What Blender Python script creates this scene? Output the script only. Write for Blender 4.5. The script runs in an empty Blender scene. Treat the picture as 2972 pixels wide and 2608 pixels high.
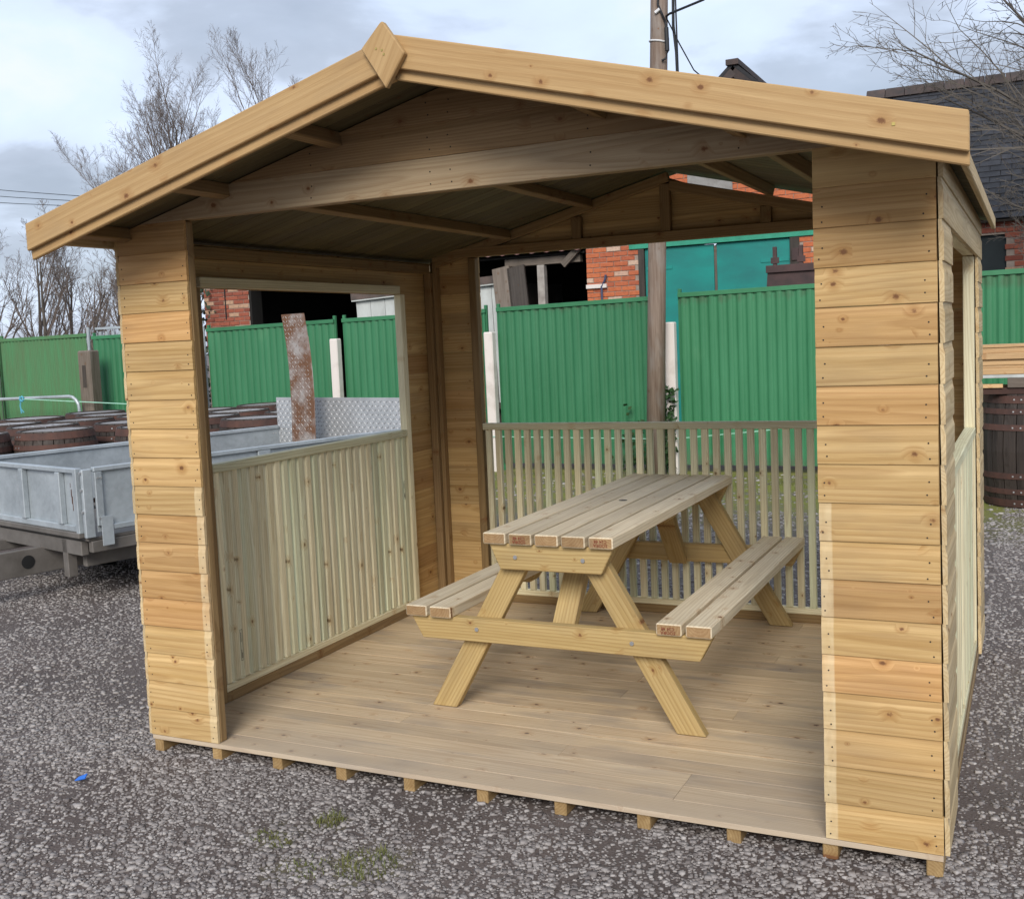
import bpy, bmesh, math, random
import numpy as np
from mathutils import Vector, Matrix, Quaternion
random.seed(4); RNG = np.random.default_rng(7)
sc = bpy.context.scene
COL = sc.collection

# ------------------------------------------------------------------ camera
cam_d = bpy.data.cameras.new('camera'); cam = bpy.data.objects.new('camera', cam_d); COL.objects.link(cam)
CAM_R = ((0.9009809824596654, 0.003285066848876604, 0.433846145058147),
         (0.4316044389807121, 0.09501498757207567, -0.8970450158095875),
         (-0.04416873892427883, 0.9954704216964343, 0.0841888474167581))
cam.matrix_world = Matrix.Translation((3.217343676955723, -3.2131434051328704, 1.5260716984662441)) @ Matrix(CAM_R).to_4x4()
cam_d.sensor_fit = 'HORIZONTAL'; cam_d.sensor_width = 36.0
cam_d.lens = 36.0 * 3160.6964 / 2972.0
cam_d.shift_x = (1486 - 1479.3015) / 2972.0
cam_d.shift_y = (1250.8427 - 1304) / 2972.0
cam_d.clip_start = 0.05; cam_d.clip_end = 2000
sc.camera = cam

# ------------------------------------------------------------------ light
SUN = Vector((0.22, -0.80, 0.53)).normalized()          # direction towards the sun
SUN_EL = math.asin(SUN.z); SUN_AZ = math.atan2(SUN.x, SUN.y)
world = bpy.data.worlds.new('World'); sc.world = world; world.use_nodes = True
nt = world.node_tree; nt.nodes.clear()
def wn(t, **k):
    n = nt.nodes.new(t)
    for a, b in k.items(): setattr(n, a, b)
    return n
sky = wn('ShaderNodeTexSky', sky_type='NISHITA', sun_disc=False, sun_elevation=SUN_EL, sun_rotation=SUN_AZ)
sky.air_density = 1.0; sky.dust_density = 2.0
tc = wn('ShaderNodeTexCoord'); sep = wn('ShaderNodeSeparateXYZ'); nt.links.new(tc.outputs['Generated'], sep.inputs[0])
zz = wn('ShaderNodeMath', operation='MAXIMUM'); nt.links.new(sep.outputs[2], zz.inputs[0]); zz.inputs[1].default_value = 0.0
za = wn('ShaderNodeMath', operation='ADD'); nt.links.new(zz.outputs[0], za.inputs[0]); za.inputs[1].default_value = 0.22
comb = wn('ShaderNodeCombineXYZ')
for i in (0, 1):
    dv = wn('ShaderNodeMath', operation='DIVIDE'); nt.links.new(sep.outputs[i], dv.inputs[0]); nt.links.new(za.outputs[0], dv.inputs[1])
    nt.links.new(dv.outputs[0], comb.inputs[i])
def wnoise(scale, det, rough, off, dist=0.0):
    mp = wn('ShaderNodeMapping'); mp.inputs['Location'].default_value = off
    nt.links.new(comb.outputs[0], mp.inputs[0])
    n = wn('ShaderNodeTexNoise'); n.inputs['Scale'].default_value = scale; n.inputs['Detail'].default_value = det
    n.inputs['Roughness'].default_value = rough; n.inputs['Distortion'].default_value = dist
    nt.links.new(mp.outputs[0], n.inputs['Vector']); return n.outputs['Fac']
def ramp(fac, stops):
    r = wn('ShaderNodeValToRGB'); e = r.color_ramp.elements
    while len(e) < len(stops): e.new(0.5)
    for x, (p, c) in zip(e, stops): x.position = p; x.color = (*c, 1)
    nt.links.new(fac, r.inputs[0]); return r.outputs[0]
CL = 1.0
cloud = ramp(wnoise(1.6, 8, 0.52, (3.1, 1.7, 0.4), 0.25), [(0.30, (2.1, 2.4, 2.95)), (0.42, (2.6, 2.95, 3.6)), (0.50, (3.7, 4.25, 5.25)), (0.58, (3.9, 4.55, 5.65)), (0.66, (4.35, 4.7, 5.35))])
cov = ramp(wnoise(0.8, 5, 0.55, (9.3, 4.2, 1.4)), [(0.32, (0.80, 0.80, 0.80)), (0.58, (0.96, 0.96, 0.96))])
mx = wn('ShaderNodeMix', data_type='RGBA'); nt.links.new(cov, mx.inputs[0]); nt.links.new(sky.outputs[0], mx.inputs[6]); nt.links.new(cloud, mx.inputs[7])
bg = wn('ShaderNodeBackground'); bg.inputs['Strength'].default_value = 0.1; nt.links.new(mx.outputs[2], bg.inputs[0])
out = wn('ShaderNodeOutputWorld'); nt.links.new(bg.outputs[0], out.inputs[0])

sd = bpy.data.lights.new('sun', 'SUN'); sd.energy = 1.5; sd.angle = math.radians(28); sd.color = (1.0, 0.965, 0.91)
sun = bpy.data.objects.new('sun', sd); COL.objects.link(sun); sun.rotation_euler = (-SUN).to_track_quat('-Z', 'Y').to_euler(); sun.location = (4, -8, 10)
vs = sc.view_settings; vs.view_transform = 'Standard'; vs.look = 'None'; vs.gamma = 1.0; vs.use_curve_mapping = False
vs.exposure = 1.08

# ------------------------------------------------------------------ constants
G = -0.07                 # ground level (shelter floor top is 0)
C = 0.1125                # cladding course
W, D = 2.98, 2.455
XC = W / 2
def roof_z(x): return 2.372 - 0.25 * abs(x - XC)

# ------------------------------------------------------------------ materials
class NB:
    def __init__(s, name):
        s.m = bpy.data.materials.new(name); s.m.use_nodes = True; s.t = s.m.node_tree; s.t.nodes.clear()
        s.o = s.n('ShaderNodeOutputMaterial'); s.b = s.n('ShaderNodeBsdfPrincipled'); s.l(s.b.outputs[0], s.o.inputs[0])
    def n(s, t, **k):
        x = s.t.nodes.new(t)
        for a, b in k.items(): setattr(x, a, b)
        return x
    def l(s, a, b): s.t.links.new(a, b)
    def put(s, sock, v):
        if isinstance(v, bpy.types.NodeSocket): s.l(v, sock)
        elif isinstance(v, (tuple, list)) and len(v) == 3 and sock.type == 'RGBA': sock.default_value = (*v, 1)
        else: sock.default_value = v
    def math(s, op, a, b=0.0, c=0.0, clamp=False):
        x = s.n('ShaderNodeMath', operation=op, use_clamp=clamp)
        for i, v in enumerate((a, b, c)): s.put(x.inputs[i], v)
        return x.outputs[0]
    def vm(s, op, a, b=(0, 0, 0)):
        x = s.n('ShaderNodeVectorMath', operation=op); s.put(x.inputs[0], a); s.put(x.inputs[1], b); return x.outputs[0]
    def noise(s, vec, scale=1.0, det=3, rough=0.5, dist=0.0):
        x = s.n('ShaderNodeTexNoise'); s.l(vec, x.inputs['Vector']); x.inputs['Scale'].default_value = scale
        x.inputs['Detail'].default_value = det; x.inputs['Roughness'].default_value = rough; x.inputs['Distortion'].default_value = dist
        return x.outputs['Fac']
    def mr(s, v, a, b, c=0.0, d=1.0):
        x = s.n('ShaderNodeMapRange'); x.clamp = True
        for i, q in enumerate((v, a, b, c, d)): s.put(x.inputs[i], q)
        return x.outputs[0]
    def mix(s, f, a, b, mode='MIX'):
        x = s.n('ShaderNodeMix', data_type='RGBA', blend_type=mode); s.put(x.inputs[0], f); s.put(x.inputs[6], a); s.put(x.inputs[7], b); return x.outputs[2]
    def bump(s, h, strength=0.3, dist=0.01):
        x = s.n('ShaderNodeBump'); x.inputs['Strength'].default_value = strength; x.inputs['Distance'].default_value = dist
        s.l(h, x.inputs['Height']); s.l(x.outputs[0], s.b.inputs['Normal'])
    def fin(s, col, rough=0.6, metal=0.0, spec=0.3):
        s.put(s.b.inputs['Base Color'], col); s.put(s.b.inputs['Roughness'], rough); s.put(s.b.inputs['Metallic'], metal)
        s.b.inputs['Specular IOR Level'].default_value = spec; return s.m
    def obj(s): return s.n('ShaderNodeTexCoord').outputs['Object']
    def rnd(s):
        i = s.n('ShaderNodeObjectInfo'); w = s.n('ShaderNodeTexWhiteNoise', noise_dimensions='1D')
        s.l(s.math('MULTIPLY', i.outputs['Random'], 913.7), w.inputs['W']); return i.outputs['Random'], w.outputs['Color']

def wood(name, A, B, knot=(0.17, 0.075, 0.03), ring=0.010, knots=1.0, dirt=0.25, dirtcol=(0.12, 0.10, 0.085), vary=0.16, ringamp=0.36, rough=0.62, pale=None, tint=None):
    """sawn softwood: grain runs along local X, face is local XY"""
    s = NB(name); v = s.obj(); r, rc = s.rnd()
    P = s.vm('ADD', v, s.vm('MULTIPLY', rc, (31.0, 17.0, 23.0)))
    rs_ = s.n('ShaderNodeSeparateXYZ'); s.l(rc, rs_.inputs[0])
    vo = s.n('ShaderNodeTexVoronoi'); s.l(s.vm('MULTIPLY', P, (6.5, 13.0, 1.3)), vo.inputs['Vector']); vo.inputs['Scale'].default_value = 1.0
    vo.inputs['Randomness'].default_value = 1.0
    vcs = s.n('ShaderNodeSeparateXYZ'); s.l(vo.outputs['Color'], vcs.inputs[0])
    # true distance in metres to the knot centre
    dp = s.vm('MULTIPLY', s.vm('SUBTRACT', s.vm('MULTIPLY', P, (6.5, 13.0, 1.3)), vo.outputs['Position']), (0.154, 0.10, 0.02))
    ln = s.n('ShaderNodeVectorMath', operation='LENGTH'); s.l(dp, ln.inputs[0]); d = ln.outputs['Value']
    rad = s.mr(vcs.outputs[0], 1.0 - 0.62 * knots, 1.0, 0.0, 0.0135)
    kn = s.noise(P, 160, 2, 0.6); rad2 = s.math('MULTIPLY', rad, s.mr(kn, 0.3, 0.7, 0.7, 1.25))
    km = s.mr(d, s.math('MULTIPLY', rad2, 0.55), s.math('ADD', rad2, 0.0006), 1.0, 0.0)
    halo = s.mr(d, rad, s.math('MULTIPLY', rad, 3.2), 1.0, 0.0)
    sp = s.n('ShaderNodeSeparateXYZ'); s.l(v, sp.inputs[0])
    wob = s.noise(s.vm('MULTIPLY', P, (0.8, 5.0, 5.0)), 1.0, 1, 0.5)
    yy = s.math('ADD', sp.outputs[1], s.math('MULTIPLY_ADD', rs_.outputs[0], 0.14, -0.07))
    zz_ = s.math('ADD', sp.outputs[2], s.math('MULTIPLY_ADD', rs_.outputs[1], 0.05, 0.012))
    rr = s.math('SQRT', s.math('ADD', s.math('MULTIPLY', yy, yy), s.math('MULTIPLY', zz_, zz_)))
    rr = s.math('ADD', rr, s.math('MULTIPLY_ADD', wob, 0.075, s.math('MULTIPLY', halo, 0.012)))
    fr = s.math('FRACT', s.math('DIVIDE', rr, ring))
    late = s.math('MULTIPLY', s.mr(fr, 0.35, 0.88, 0, 1), s.mr(fr, 0.90, 1.0, 1, 0))
    st = s.noise(s.vm('MULTIPLY', P, (1.3, 34.0, 34.0)), 1.0, 4, 0.6)
    fine = s.noise(s.vm('MULTIPLY', P, (7.0, 330.0, 330.0)), 1.0, 2, 0.6)
    big = s.noise(s.vm('MULTIPLY', P, (2.2, 6.0, 6.0)), 1.0, 3, 0.55)
    col = s.mix(s.mr(st, 0.3, 0.7), A, B)
    col = s.mix(s.math('MULTIPLY', late, ringamp), col, s.mix(1.0, B, (0.62, 0.50, 0.38), 'MULTIPLY'))
    col = s.mix(s.math('MULTIPLY', halo, 0.45), col, s.mix(1.0, B, (0.78, 0.60, 0.44), 'MULTIPLY'))
    col = s.mix(s.mr(fine, 0.3, 0.72, 0.0, 0.28), col, s.mix(1.0, col, (0.5, 0.44, 0.38), 'MULTIPLY'))
    col = s.mix(s.mr(big, 0.52, 0.75, 0.0, dirt), col, dirtcol)
    if tint is not None:
        col = s.mix(s.mr(rs_.outputs[2], 0.55, 1.0, 0.0, 0.8), col, s.mix(1.0, col, tint, 'MULTIPLY'))
    val = s.mr(r, 0.0, 1.0, 1.0 - vary, 1.0 + vary)
    vv = s.n('ShaderNodeCombineXYZ'); [s.l(val, vv.inputs[i]) for i in range(3)]
    col = s.mix(1.0, col, vv.outputs[0], 'MULTIPLY')
    if pale is not None:       # strip that was under a cover batten and never weathered
        side, lim, pc = pale
        xx = sp.outputs[0]
        m = s.mr(xx, lim - 0.002, lim + 0.002, 1, 0) if side < 0 else s.mr(xx, lim - 0.002, lim + 0.002, 0, 1)
        m = s.math('MULTIPLY', m, s.mr(s.noise(s.vm('MULTIPLY', P, (25, 9, 9)), 1.0, 3, 0.6), 0.3, 0.6, 0.45, 1.0)); col = s.mix(s.math('MULTIPLY', m, 0.5), col, pc)
    col = s.mix(km, col, knot)
    s.bump(s.math('ADD', fine, s.math('MULTIPLY', late, 0.5)), 0.25, 0.0015)
    return s.fin(col, rough, 0.0, 0.25)

M = {}
TA, TB = (0.595, 0.41, 0.19), (0.45, 0.285, 0.11)
PALE = (0.72, 0.60, 0.38)
M['clad'] = wood('cladding_wood', TA, TB, tint=(0.97, 0.80, 0.72), knots=1.15, ring=0.013, vary=0.16)
M['clad_l'] = wood('cladding_wood_faded_right_edge', TA, TB, pale=(1, 0.135, PALE), tint=(0.97, 0.80, 0.72), knots=1.15, ring=0.013)
M['clad_r'] = wood('cladding_wood_faded_left_edge', TA, TB, pale=(-1, -0.129, PALE), tint=(0.97, 0.80, 0.72), knots=1.15, ring=0.013)
M['clad_side'] = wood('cladding_wood_side', (0.66, 0.52, 0.31), (0.52, 0.385, 0.20))
M['gable'] = wood('shaded_gable_wood', (0.33, 0.215, 0.105), (0.25, 0.155, 0.07), knots=1.3)  # shade under the overhang put into this darker board colour
M['gable_pale'] = wood('pale_gable_wood', (0.50, 0.38, 0.235), (0.41, 0.295, 0.17), knots=1.4)  # paler copy for the lowest front board, less shade painted in
M['barge'] = wood('barge_wood', (0.50, 0.335, 0.16), (0.41, 0.255, 0.11), ring=0.019, ringamp=0.2, knots=0.8, vary=0.05)
M['frame'] = wood('shaded_frame_wood', (0.33, 0.22, 0.105), (0.235, 0.148, 0.064), tint=(0.85, 0.85, 0.78))  # studs, rafters, purlins: dimness under the roof put into the wood colour
M['slat'] = wood('slat_wood', (0.80, 0.745, 0.52), (0.66, 0.58, 0.37), knots=0.7, tint=(0.84, 0.98, 0.98), dirt=0.12, vary=0.2, knot=(0.2, 0.13, 0.06))
M['roofb'] = wood('shaded_roof_board_wood', (0.155, 0.130, 0.066), (0.10, 0.078, 0.036), knots=0.5, dirt=0.5, ringamp=0.35)  # ceiling shade put into the dark board colour
M['floor'] = wood('floor_wood', (0.70, 0.555, 0.365), (0.56, 0.42, 0.26), knots=0.8, ringamp=0.45, dirt=0.75, dirtcol=(0.27, 0.225, 0.185), vary=0.12, knot=(0.12, 0.07, 0.045), tint=(0.94, 0.92, 0.92))
def weather_floor(m):
    t = m.node_tree; b = [n for n in t.nodes if n.type == 'BSDF_PRINCIPLED'][0]; src = b.inputs['Base Color'].links[0].from_socket
    g = t.nodes.new('ShaderNodeNewGeometry'); sp = t.nodes.new('ShaderNodeSeparateXYZ'); t.links.new(g.outputs['Position'], sp.inputs[0])
    n = t.nodes.new('ShaderNodeTexNoise'); t.links.new(g.outputs['Position'], n.inputs['Vector']); n.inputs['Scale'].default_value = 2.2; n.inputs['Detail'].default_value = 5
    ad = t.nodes.new('ShaderNodeMath'); ad.operation = 'MULTIPLY_ADD'; t.links.new(n.outputs['Fac'], ad.inputs[0]); ad.inputs[1].default_value = -1.0; t.links.new(sp.outputs[1], ad.inputs[2])
    mr = t.nodes.new('ShaderNodeMapRange'); t.links.new(ad.outputs[0], mr.inputs[0]); mr.inputs[1].default_value = -0.45; mr.inputs[2].default_value = 0.25; mr.inputs[3].default_value = 0.55; mr.inputs[4].default_value = 0.0
    mx = t.nodes.new('ShaderNodeMix'); mx.data_type = 'RGBA'; t.links.new(mr.outputs[0], mx.inputs[0]); t.links.new(src, mx.inputs[6]); mx.inputs[7].default_value = (0.40, 0.335, 0.27, 1); t.links.new(mx.outputs[2], b.inputs['Base Color'])
weather_floor(M['floor'])
M['table'] = wood('table_wood', (0.51, 0.375, 0.17), (0.41, 0.285, 0.115), ring=0.014, ringamp=0.42, knots=0.75)
M['ttop'] = wood('table_plank_wood', (0.80, 0.705, 0.53), (0.68, 0.575, 0.405), knots=0.8, ring=0.012, dirt=0.3, dirtcol=(0.30, 0.25, 0.19))
M['tend'] = wood('table_end_grain', (0.42, 0.28, 0.145), (0.31, 0.19, 0.09), knots=0.2, dirt=0.4)
M['bearer'] = wood('bearer_wood', (0.44, 0.30, 0.14), (0.30, 0.19, 0.08))
M['stack1'] = wood('stack_plank_wood', (0.62, 0.42, 0.22), (0.50, 0.31, 0.15), vary=0.2)
M['oldwood'] = wood('weathered_wood', (0.20, 0.165, 0.135), (0.11, 0.088, 0.07), dirt=0.5, dirtcol=(0.06, 0.055, 0.04))
M['darkwood'] = wood('dark_old_wood', (0.075, 0.062, 0.052), (0.04, 0.033, 0.028), dirt=0.3)
M['pole'] = wood('pole_wood', (0.33, 0.255, 0.20), (0.17, 0.115, 0.085), dirt=0.65, dirtcol=(0.30, 0.275, 0.25), knots=0.3, ringamp=0.2)
M['stave'] = wood('barrel_stave_wood', (0.070, 0.055, 0.046), (0.036, 0.028, 0.024), dirt=0.5, dirtcol=(0.085, 0.075, 0.068), knots=0.1, vary=0.3)
M['bhead'] = wood('barrel_head_wood', (0.36, 0.35, 0.35), (0.20, 0.18, 0.17), dirt=0.8, dirtcol=(0.42, 0.45, 0.50), knots=0.0)

def simple(name, col, rough=0.6, metal=0.0, var=0.25, scale=6.0, col2=None, stretch=(1, 1, 1), spec=0.3, bump=0.0, objvar=0.0, thr=(0.35, 0.7)):
    s = NB(name); v = s.obj(); r, rc = s.rnd()
    P = s.vm('MULTIPLY', s.vm('ADD', v, s.vm('MULTIPLY', rc, (9.0, 7.0, 5.0))), stretch)
    n = s.noise(P, scale, 5, 0.6)
    c2 = col2 if col2 is not None else tuple(x * (1 - var) for x in col)
    c = s.mix(s.mr(n, thr[0], thr[1]), col, c2)
    if objvar:
        val = s.mr(r, 0, 1, 1 - objvar, 1 + objvar); vv = s.n('ShaderNodeCombineXYZ'); [s.l(val, vv.inputs[i]) for i in range(3)]
        c = s.mix(1.0, c, vv.outputs[0], 'MULTIPLY')
    if bump: s.bump(s.noise(P, scale * 8, 4, 0.6), bump, 0.004)
    return s.fin(c, rough, metal, spec)

def green_paint():
    s = NB('green_paint'); v = s.obj(); r, rc = s.rnd()
    P = s.vm('ADD', v, s.vm('MULTIPLY', rc, (9.0, 7.0, 5.0)))
    c = s.mix(s.mr(s.noise(s.vm('MULTIPLY', P, (3.0, 3.0, 0.7)), 1.0, 5, 0.62), 0.3, 0.72), (0.026, 0.145, 0.060), (0.042, 0.185, 0.084))
    c = s.mix(s.mr(s.noise(s.vm('MULTIPLY', P, (22.0, 22.0, 0.8)), 1.0, 4, 0.7), 0.55, 0.82, 0, 0.45), c, (0.03, 0.105, 0.045))
    c = s.mix(s.mr(s.noise(s.vm('MULTIPLY', P, (1.2, 1.2, 0.9)), 1.3, 3, 0.6), 0.62, 0.8, 0, 0.35), c, (0.10, 0.24, 0.115))
    sp = s.n('ShaderNodeSeparateXYZ'); s.l(v, sp.inputs[0])
    edge = s.math('MULTIPLY', s.mr(sp.outputs[2], 0.72, 0.93, 0, 1), s.noise(s.vm('MULTIPLY', P, (9.0, 9.0, 2.0)), 1.0, 4, 0.7))
    c = s.mix(s.mr(edge, 0.40, 0.62, 0, 0.7), c, (0.05, 0.095, 0.045))
    low = s.math('MULTIPLY', s.mr(sp.outputs[2], -0.9, -0.45, 1, 0), s.noise(s.vm('MULTIPLY', P, (7.0, 7.0, 3.0)), 1.0, 4, 0.7))
    c = s.mix(s.mr(low, 0.30, 0.60, 0, 0.7), c, (0.075, 0.07, 0.045))
    val = s.mr(r, 0, 1, 0.9, 1.12); vv = s.n('ShaderNodeCombineXYZ'); [s.l(val, vv.inputs[i]) for i in range(3)]
    c = s.mix(1.0, c, vv.outputs[0], 'MULTIPLY')
    return s.fin(c, 0.5, 0.0, 0.4)
M['green'] = green_paint()
M['green_old'] = simple('faded_green_paint', (0.07, 0.20, 0.085), 0.6, col2=(0.085, 0.155, 0.07), scale=2.5, stretch=(6, 6, 0.7))
M['conc'] = simple('post_concrete', (0.66, 0.60, 0.55), 0.85, col2=(0.42, 0.36, 0.31), scale=3.0, stretch=(1, 1, 0.6), bump=0.3, thr=(0.5, 0.8))
def galv():
    s = NB('galvanised_steel'); v = s.obj(); r, rc = s.rnd(); P = s.vm('ADD', v, s.vm('MULTIPLY', rc, (9.0, 7.0, 5.0)))
    vo = s.n('ShaderNodeTexVoronoi'); s.l(P, vo.inputs['Vector']); vo.inputs['Scale'].default_value = 38.0
    c = s.mix(s.mr(s.noise(P, 2.6, 5, 0.65), 0.3, 0.72), (0.47, 0.51, 0.53), (0.27, 0.30, 0.315))
    g = s.n('ShaderNodeSeparateXYZ'); s.l(vo.outputs['Color'], g.inputs[0])
    c = s.mix(s.mr(g.outputs[0], 0, 1, 0, 0.16), c, (0.62, 0.66, 0.69))
    c = s.mix(s.mr(s.noise(s.vm('MULTIPLY', P, (9, 9, 1.5)), 1.0, 5, 0.7), 0.62, 0.8, 0, 0.5), c, (0.24, 0.23, 0.21))
    return s.fin(c, s.mr(s.noise(P, 9, 3, 0.6), 0.3, 0.7, 0.42, 0.62), 0.45, 0.5)
M['galv'] = galv()
M['galv_dirty'] = simple('dirty_galvanised_steel', (0.19, 0.172, 0.155), 0.65, 0.25, col2=(0.11, 0.098, 0.086), scale=4)
M['alu'] = simple('checker_plate_metal', (0.52, 0.53, 0.54), 0.45, 0.45, col2=(0.40, 0.41, 0.42), scale=5)
M['rust'] = simple('rusty_checker_plate', (0.34, 0.31, 0.29), 0.62, 0.3, col2=(0.16, 0.08, 0.045), scale=5.5, thr=(0.34, 0.56))
M['tread'] = simple('worn_tread_metal', (0.30, 0.30, 0.30), 0.4, 0.5, col2=(0.22, 0.22, 0.22))
M['rtread'] = simple('rusty_tread', (0.46, 0.44, 0.42), 0.5, 0.3, col2=(0.14, 0.085, 0.055), scale=5)
M['bolt'] = simple('zinc_bolt', (0.62, 0.62, 0.62), 0.35, 0.8)
M['black'] = simple('black_rubber', (0.018, 0.018, 0.018), 0.7)
M['nail'] = simple('dark_nail_hole', (0.03, 0.025, 0.022), 0.8)
M['hoop'] = simple('rusty_hoop_iron', (0.095, 0.046, 0.034), 0.75, 0.1, col2=(0.055, 0.032, 0.027), scale=7, objvar=0.25)
M['teal'] = simple('teal_door_paint', (0.012, 0.245, 0.205), 0.55, col2=(0.016, 0.165, 0.15), scale=1.2, stretch=(2.5, 1, 0.6))
M['lintel_green'] = simple('green_lintel_paint', (0.04, 0.30, 0.19), 0.6)
M['mortar'] = simple('mortar', (0.36, 0.29, 0.235), 0.9, col2=(0.22, 0.17, 0.14), scale=4, bump=0.4)
M['barn_shade'] = simple('barn_shade_black', (0.016, 0.0145, 0.013), 0.95)  # unlit gloom of the open barn put into a near-black colour
M['slate'] = simple('slate', (0.030, 0.030, 0.034), 0.6, col2=(0.016, 0.016, 0.018), scale=9, objvar=0.35)
M['ridge'] = simple('ridge_tile_clay', (0.075, 0.052, 0.045), 0.8, col2=(0.04, 0.036, 0.035), scale=6, objvar=0.3)
M['redroof'] = simple('red_corrugated_roof', (0.30, 0.125, 0.115), 0.7, col2=(0.36, 0.22, 0.21), scale=3)
M['whitepanel'] = simple('pale_grey_panel', (0.52, 0.54, 0.52), 0.6, col2=(0.36, 0.37, 0.35), scale=1.8, stretch=(2, 1, 0.7))
M['parapet'] = simple('dirty_parapet', (0.13, 0.095, 0.082), 0.9, col2=(0.06, 0.055, 0.05), scale=5)
M['machine'] = simple('rusty_brown_iron', (0.085, 0.05, 0.047), 0.8, col2=(0.05, 0.035, 0.034), scale=5)
M['cable'] = simple('black_cable', (0.016, 0.017, 0.02), 0.5)
M['white'] = simple('white_plastic', (0.75, 0.75, 0.75), 0.5)
M['rope'] = simple('pale_green_string', (0.38, 0.66, 0.52), 0.7)
M['bluerope'] = simple('blue_rope', (0.12, 0.42, 0.55), 0.7)
M['ink'] = simple('red_stamp_ink', (0.22, 0.035, 0.02), 0.8)
M['ink2'] = simple('grey_stamp_ink', (0.10, 0.09, 0.07), 0.8)
M['felt'] = simple('roofing_felt', (0.07, 0.085, 0.07), 0.95, scale=30)
M['bark'] = simple('bare_bark', (0.115, 0.098, 0.082), 0.9, col2=(0.06, 0.052, 0.044), scale=3)
M['twig'] = simple('bare_twigs', (0.15, 0.118, 0.10), 0.9, scale=1.0)
M['twig_near'] = simple('near_bare_twigs', (0.115, 0.10, 0.085), 0.85, scale=1.0)
M['grass'] = simple('weed_grass', (0.075, 0.10, 0.025), 0.8, col2=(0.16, 0.15, 0.05), scale=8)
M['ivy'] = simple('ivy_leaf', (0.02, 0.055, 0.018), 0.5, col2=(0.045, 0.085, 0.03), scale=20)
M['evergreen'] = simple('dark_evergreen', (0.025, 0.042, 0.025), 0.7, col2=(0.05, 0.07, 0.04), scale=8)
def brick_mat(name, base, pale, pfrac):
    s = NB(name); v = s.obj(); r, rc = s.rnd(); sp = s.n('ShaderNodeSeparateXYZ'); s.l(rc, sp.inputs[0])
    c = s.mix(sp.outputs[0], base[0], base[1]); c = s.mix(s.mr(sp.outputs[1], 1 - pfrac, 1 - pfrac + 0.01), c, pale)
    n = s.noise(s.vm('ADD', v, s.vm('MULTIPLY', rc, (9, 7, 5))), 22, 4, 0.65)
    c = s.mix(s.mr(n, 0.45, 0.75, 0, 0.55), c, s.mix(1.0, c, (0.45, 0.4, 0.4), 'MULTIPLY'))
    s.bump(n, 0.5, 0.006); return s.fin(c, 0.85, 0, 0.2)
M['brick'] = brick_mat('orange_brick', ((0.52, 0.155, 0.065), (0.40, 0.115, 0.06)), (0.55, 0.38, 0.28), 0.10)
M['brick_d'] = brick_mat('dark_red_brick', ((0.33, 0.10, 0.06), (0.20, 0.062, 0.042)), (0.42, 0.26, 0.17), 0.16)

def ground_mat():
    s = NB('gravel_yard'); v = s.obj()
    vo = s.n('ShaderNodeTexVoronoi'); s.l(v, vo.inputs['Vector']); vo.inputs['Scale'].default_value = 62.0
    g = s.n('ShaderNodeSeparateXYZ'); s.l(vo.outputs['Color'], g.inputs[0])
    base = s.mix(s.mr(s.noise(v, 1.3, 5, 0.6), 0.3, 0.7), (0.165, 0.135, 0.122), (0.110, 0.092, 0.085))
    stone = s.mix(g.outputs[0], (0.14, 0.122, 0.115), (0.38, 0.352, 0.332))
    m = s.math('MULTIPLY', s.mr(vo.outputs['Distance'], 0.30, 0.42, 1, 0), s.mr(g.outputs[1], 0.25, 0.31, 0, 1))
    c = s.mix(m, base, stone)
    f = s.noise(v, 140, 3, 0.6); c = s.mix(s.mr(f, 0.35, 0.66, 0, 0.6), c, s.mix(1.0, c, (0.42, 0.38, 0.36), 'MULTIPLY'))
    c = s.mix(s.mr(s.noise(v, 0.55, 4, 0.6), 0.46, 0.66, 0, 0.55), c, s.mix(1.0, c, (0.62, 0.54, 0.50), 'MULTIPLY'))
    sp = s.n('ShaderNodeSeparateXYZ'); s.l(v, sp.inputs[0])
    # moss along the foot of the fence and a few mossy spots in front of the shelter
    band = s.math('MULTIPLY', s.mr(sp.outputs[1], 5.0, 6.8, 0, 1), s.mr(sp.outputs[1], 8.8, 9.2, 1, 0))
    mo = s.math('MULTIPLY', band, s.mr(s.noise(v, 2.6, 5, 0.7), 0.32, 0.52, 0, 0.95))
    def spot(x, y, r):
        dd = s.n('ShaderNodeVectorMath', operation='DISTANCE'); s.l(v, dd.inputs[0]); dd.inputs[1].default_value = (x, y, 0)
        return s.math('MULTIPLY', s.mr(dd.outputs['Value'], r * 0.3, r, 1, 0), s.mr(s.noise(v, 16, 5, 0.7), 0.40, 0.66, 0, 0.75))
    for q in ((1.35, -0.52, 0.20), (1.07, -0.30, 0.12), (0.95, -0.45, 0.14), (1.15, -0.62, 0.14), (3.3, 5.7, 0.8)): mo = s.math('MAXIMUM', mo, spot(*q))
    c = s.mix(mo, c, s.mix(s.noise(v, 30, 4, 0.6), (0.27, 0.265, 0.045), (0.09, 0.105, 0.025)))
    s.bump(s.math('ADD', s.math('MULTIPLY', m, s.mr(vo.outputs['Distance'], 0, 0.42, 1, 0)), s.math('MULTIPLY', f, 0.3)), 0.9, 0.012)
    return s.fin(c, 0.75, 0, 0.3)
M['ground'] = ground_mat()
def stone_mat():
    s = NB('loose_stone'); a = s.n('ShaderNodeAttribute', attribute_name='tone'); v = s.obj()
    n = s.noise(v, 120, 3, 0.6)
    c = s.mix(a.outputs['Fac'], (0.135, 0.116, 0.110), (0.43, 0.398, 0.375)); c = s.mix(s.mr(n, 0.4, 0.7, 0, 0.4), c, s.mix(1.0, c, (0.62, 0.58, 0.56), 'MULTIPLY'))
    return s.fin(c, 0.7, 0, 0.3)
M['stone'] = stone_mat()

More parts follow.
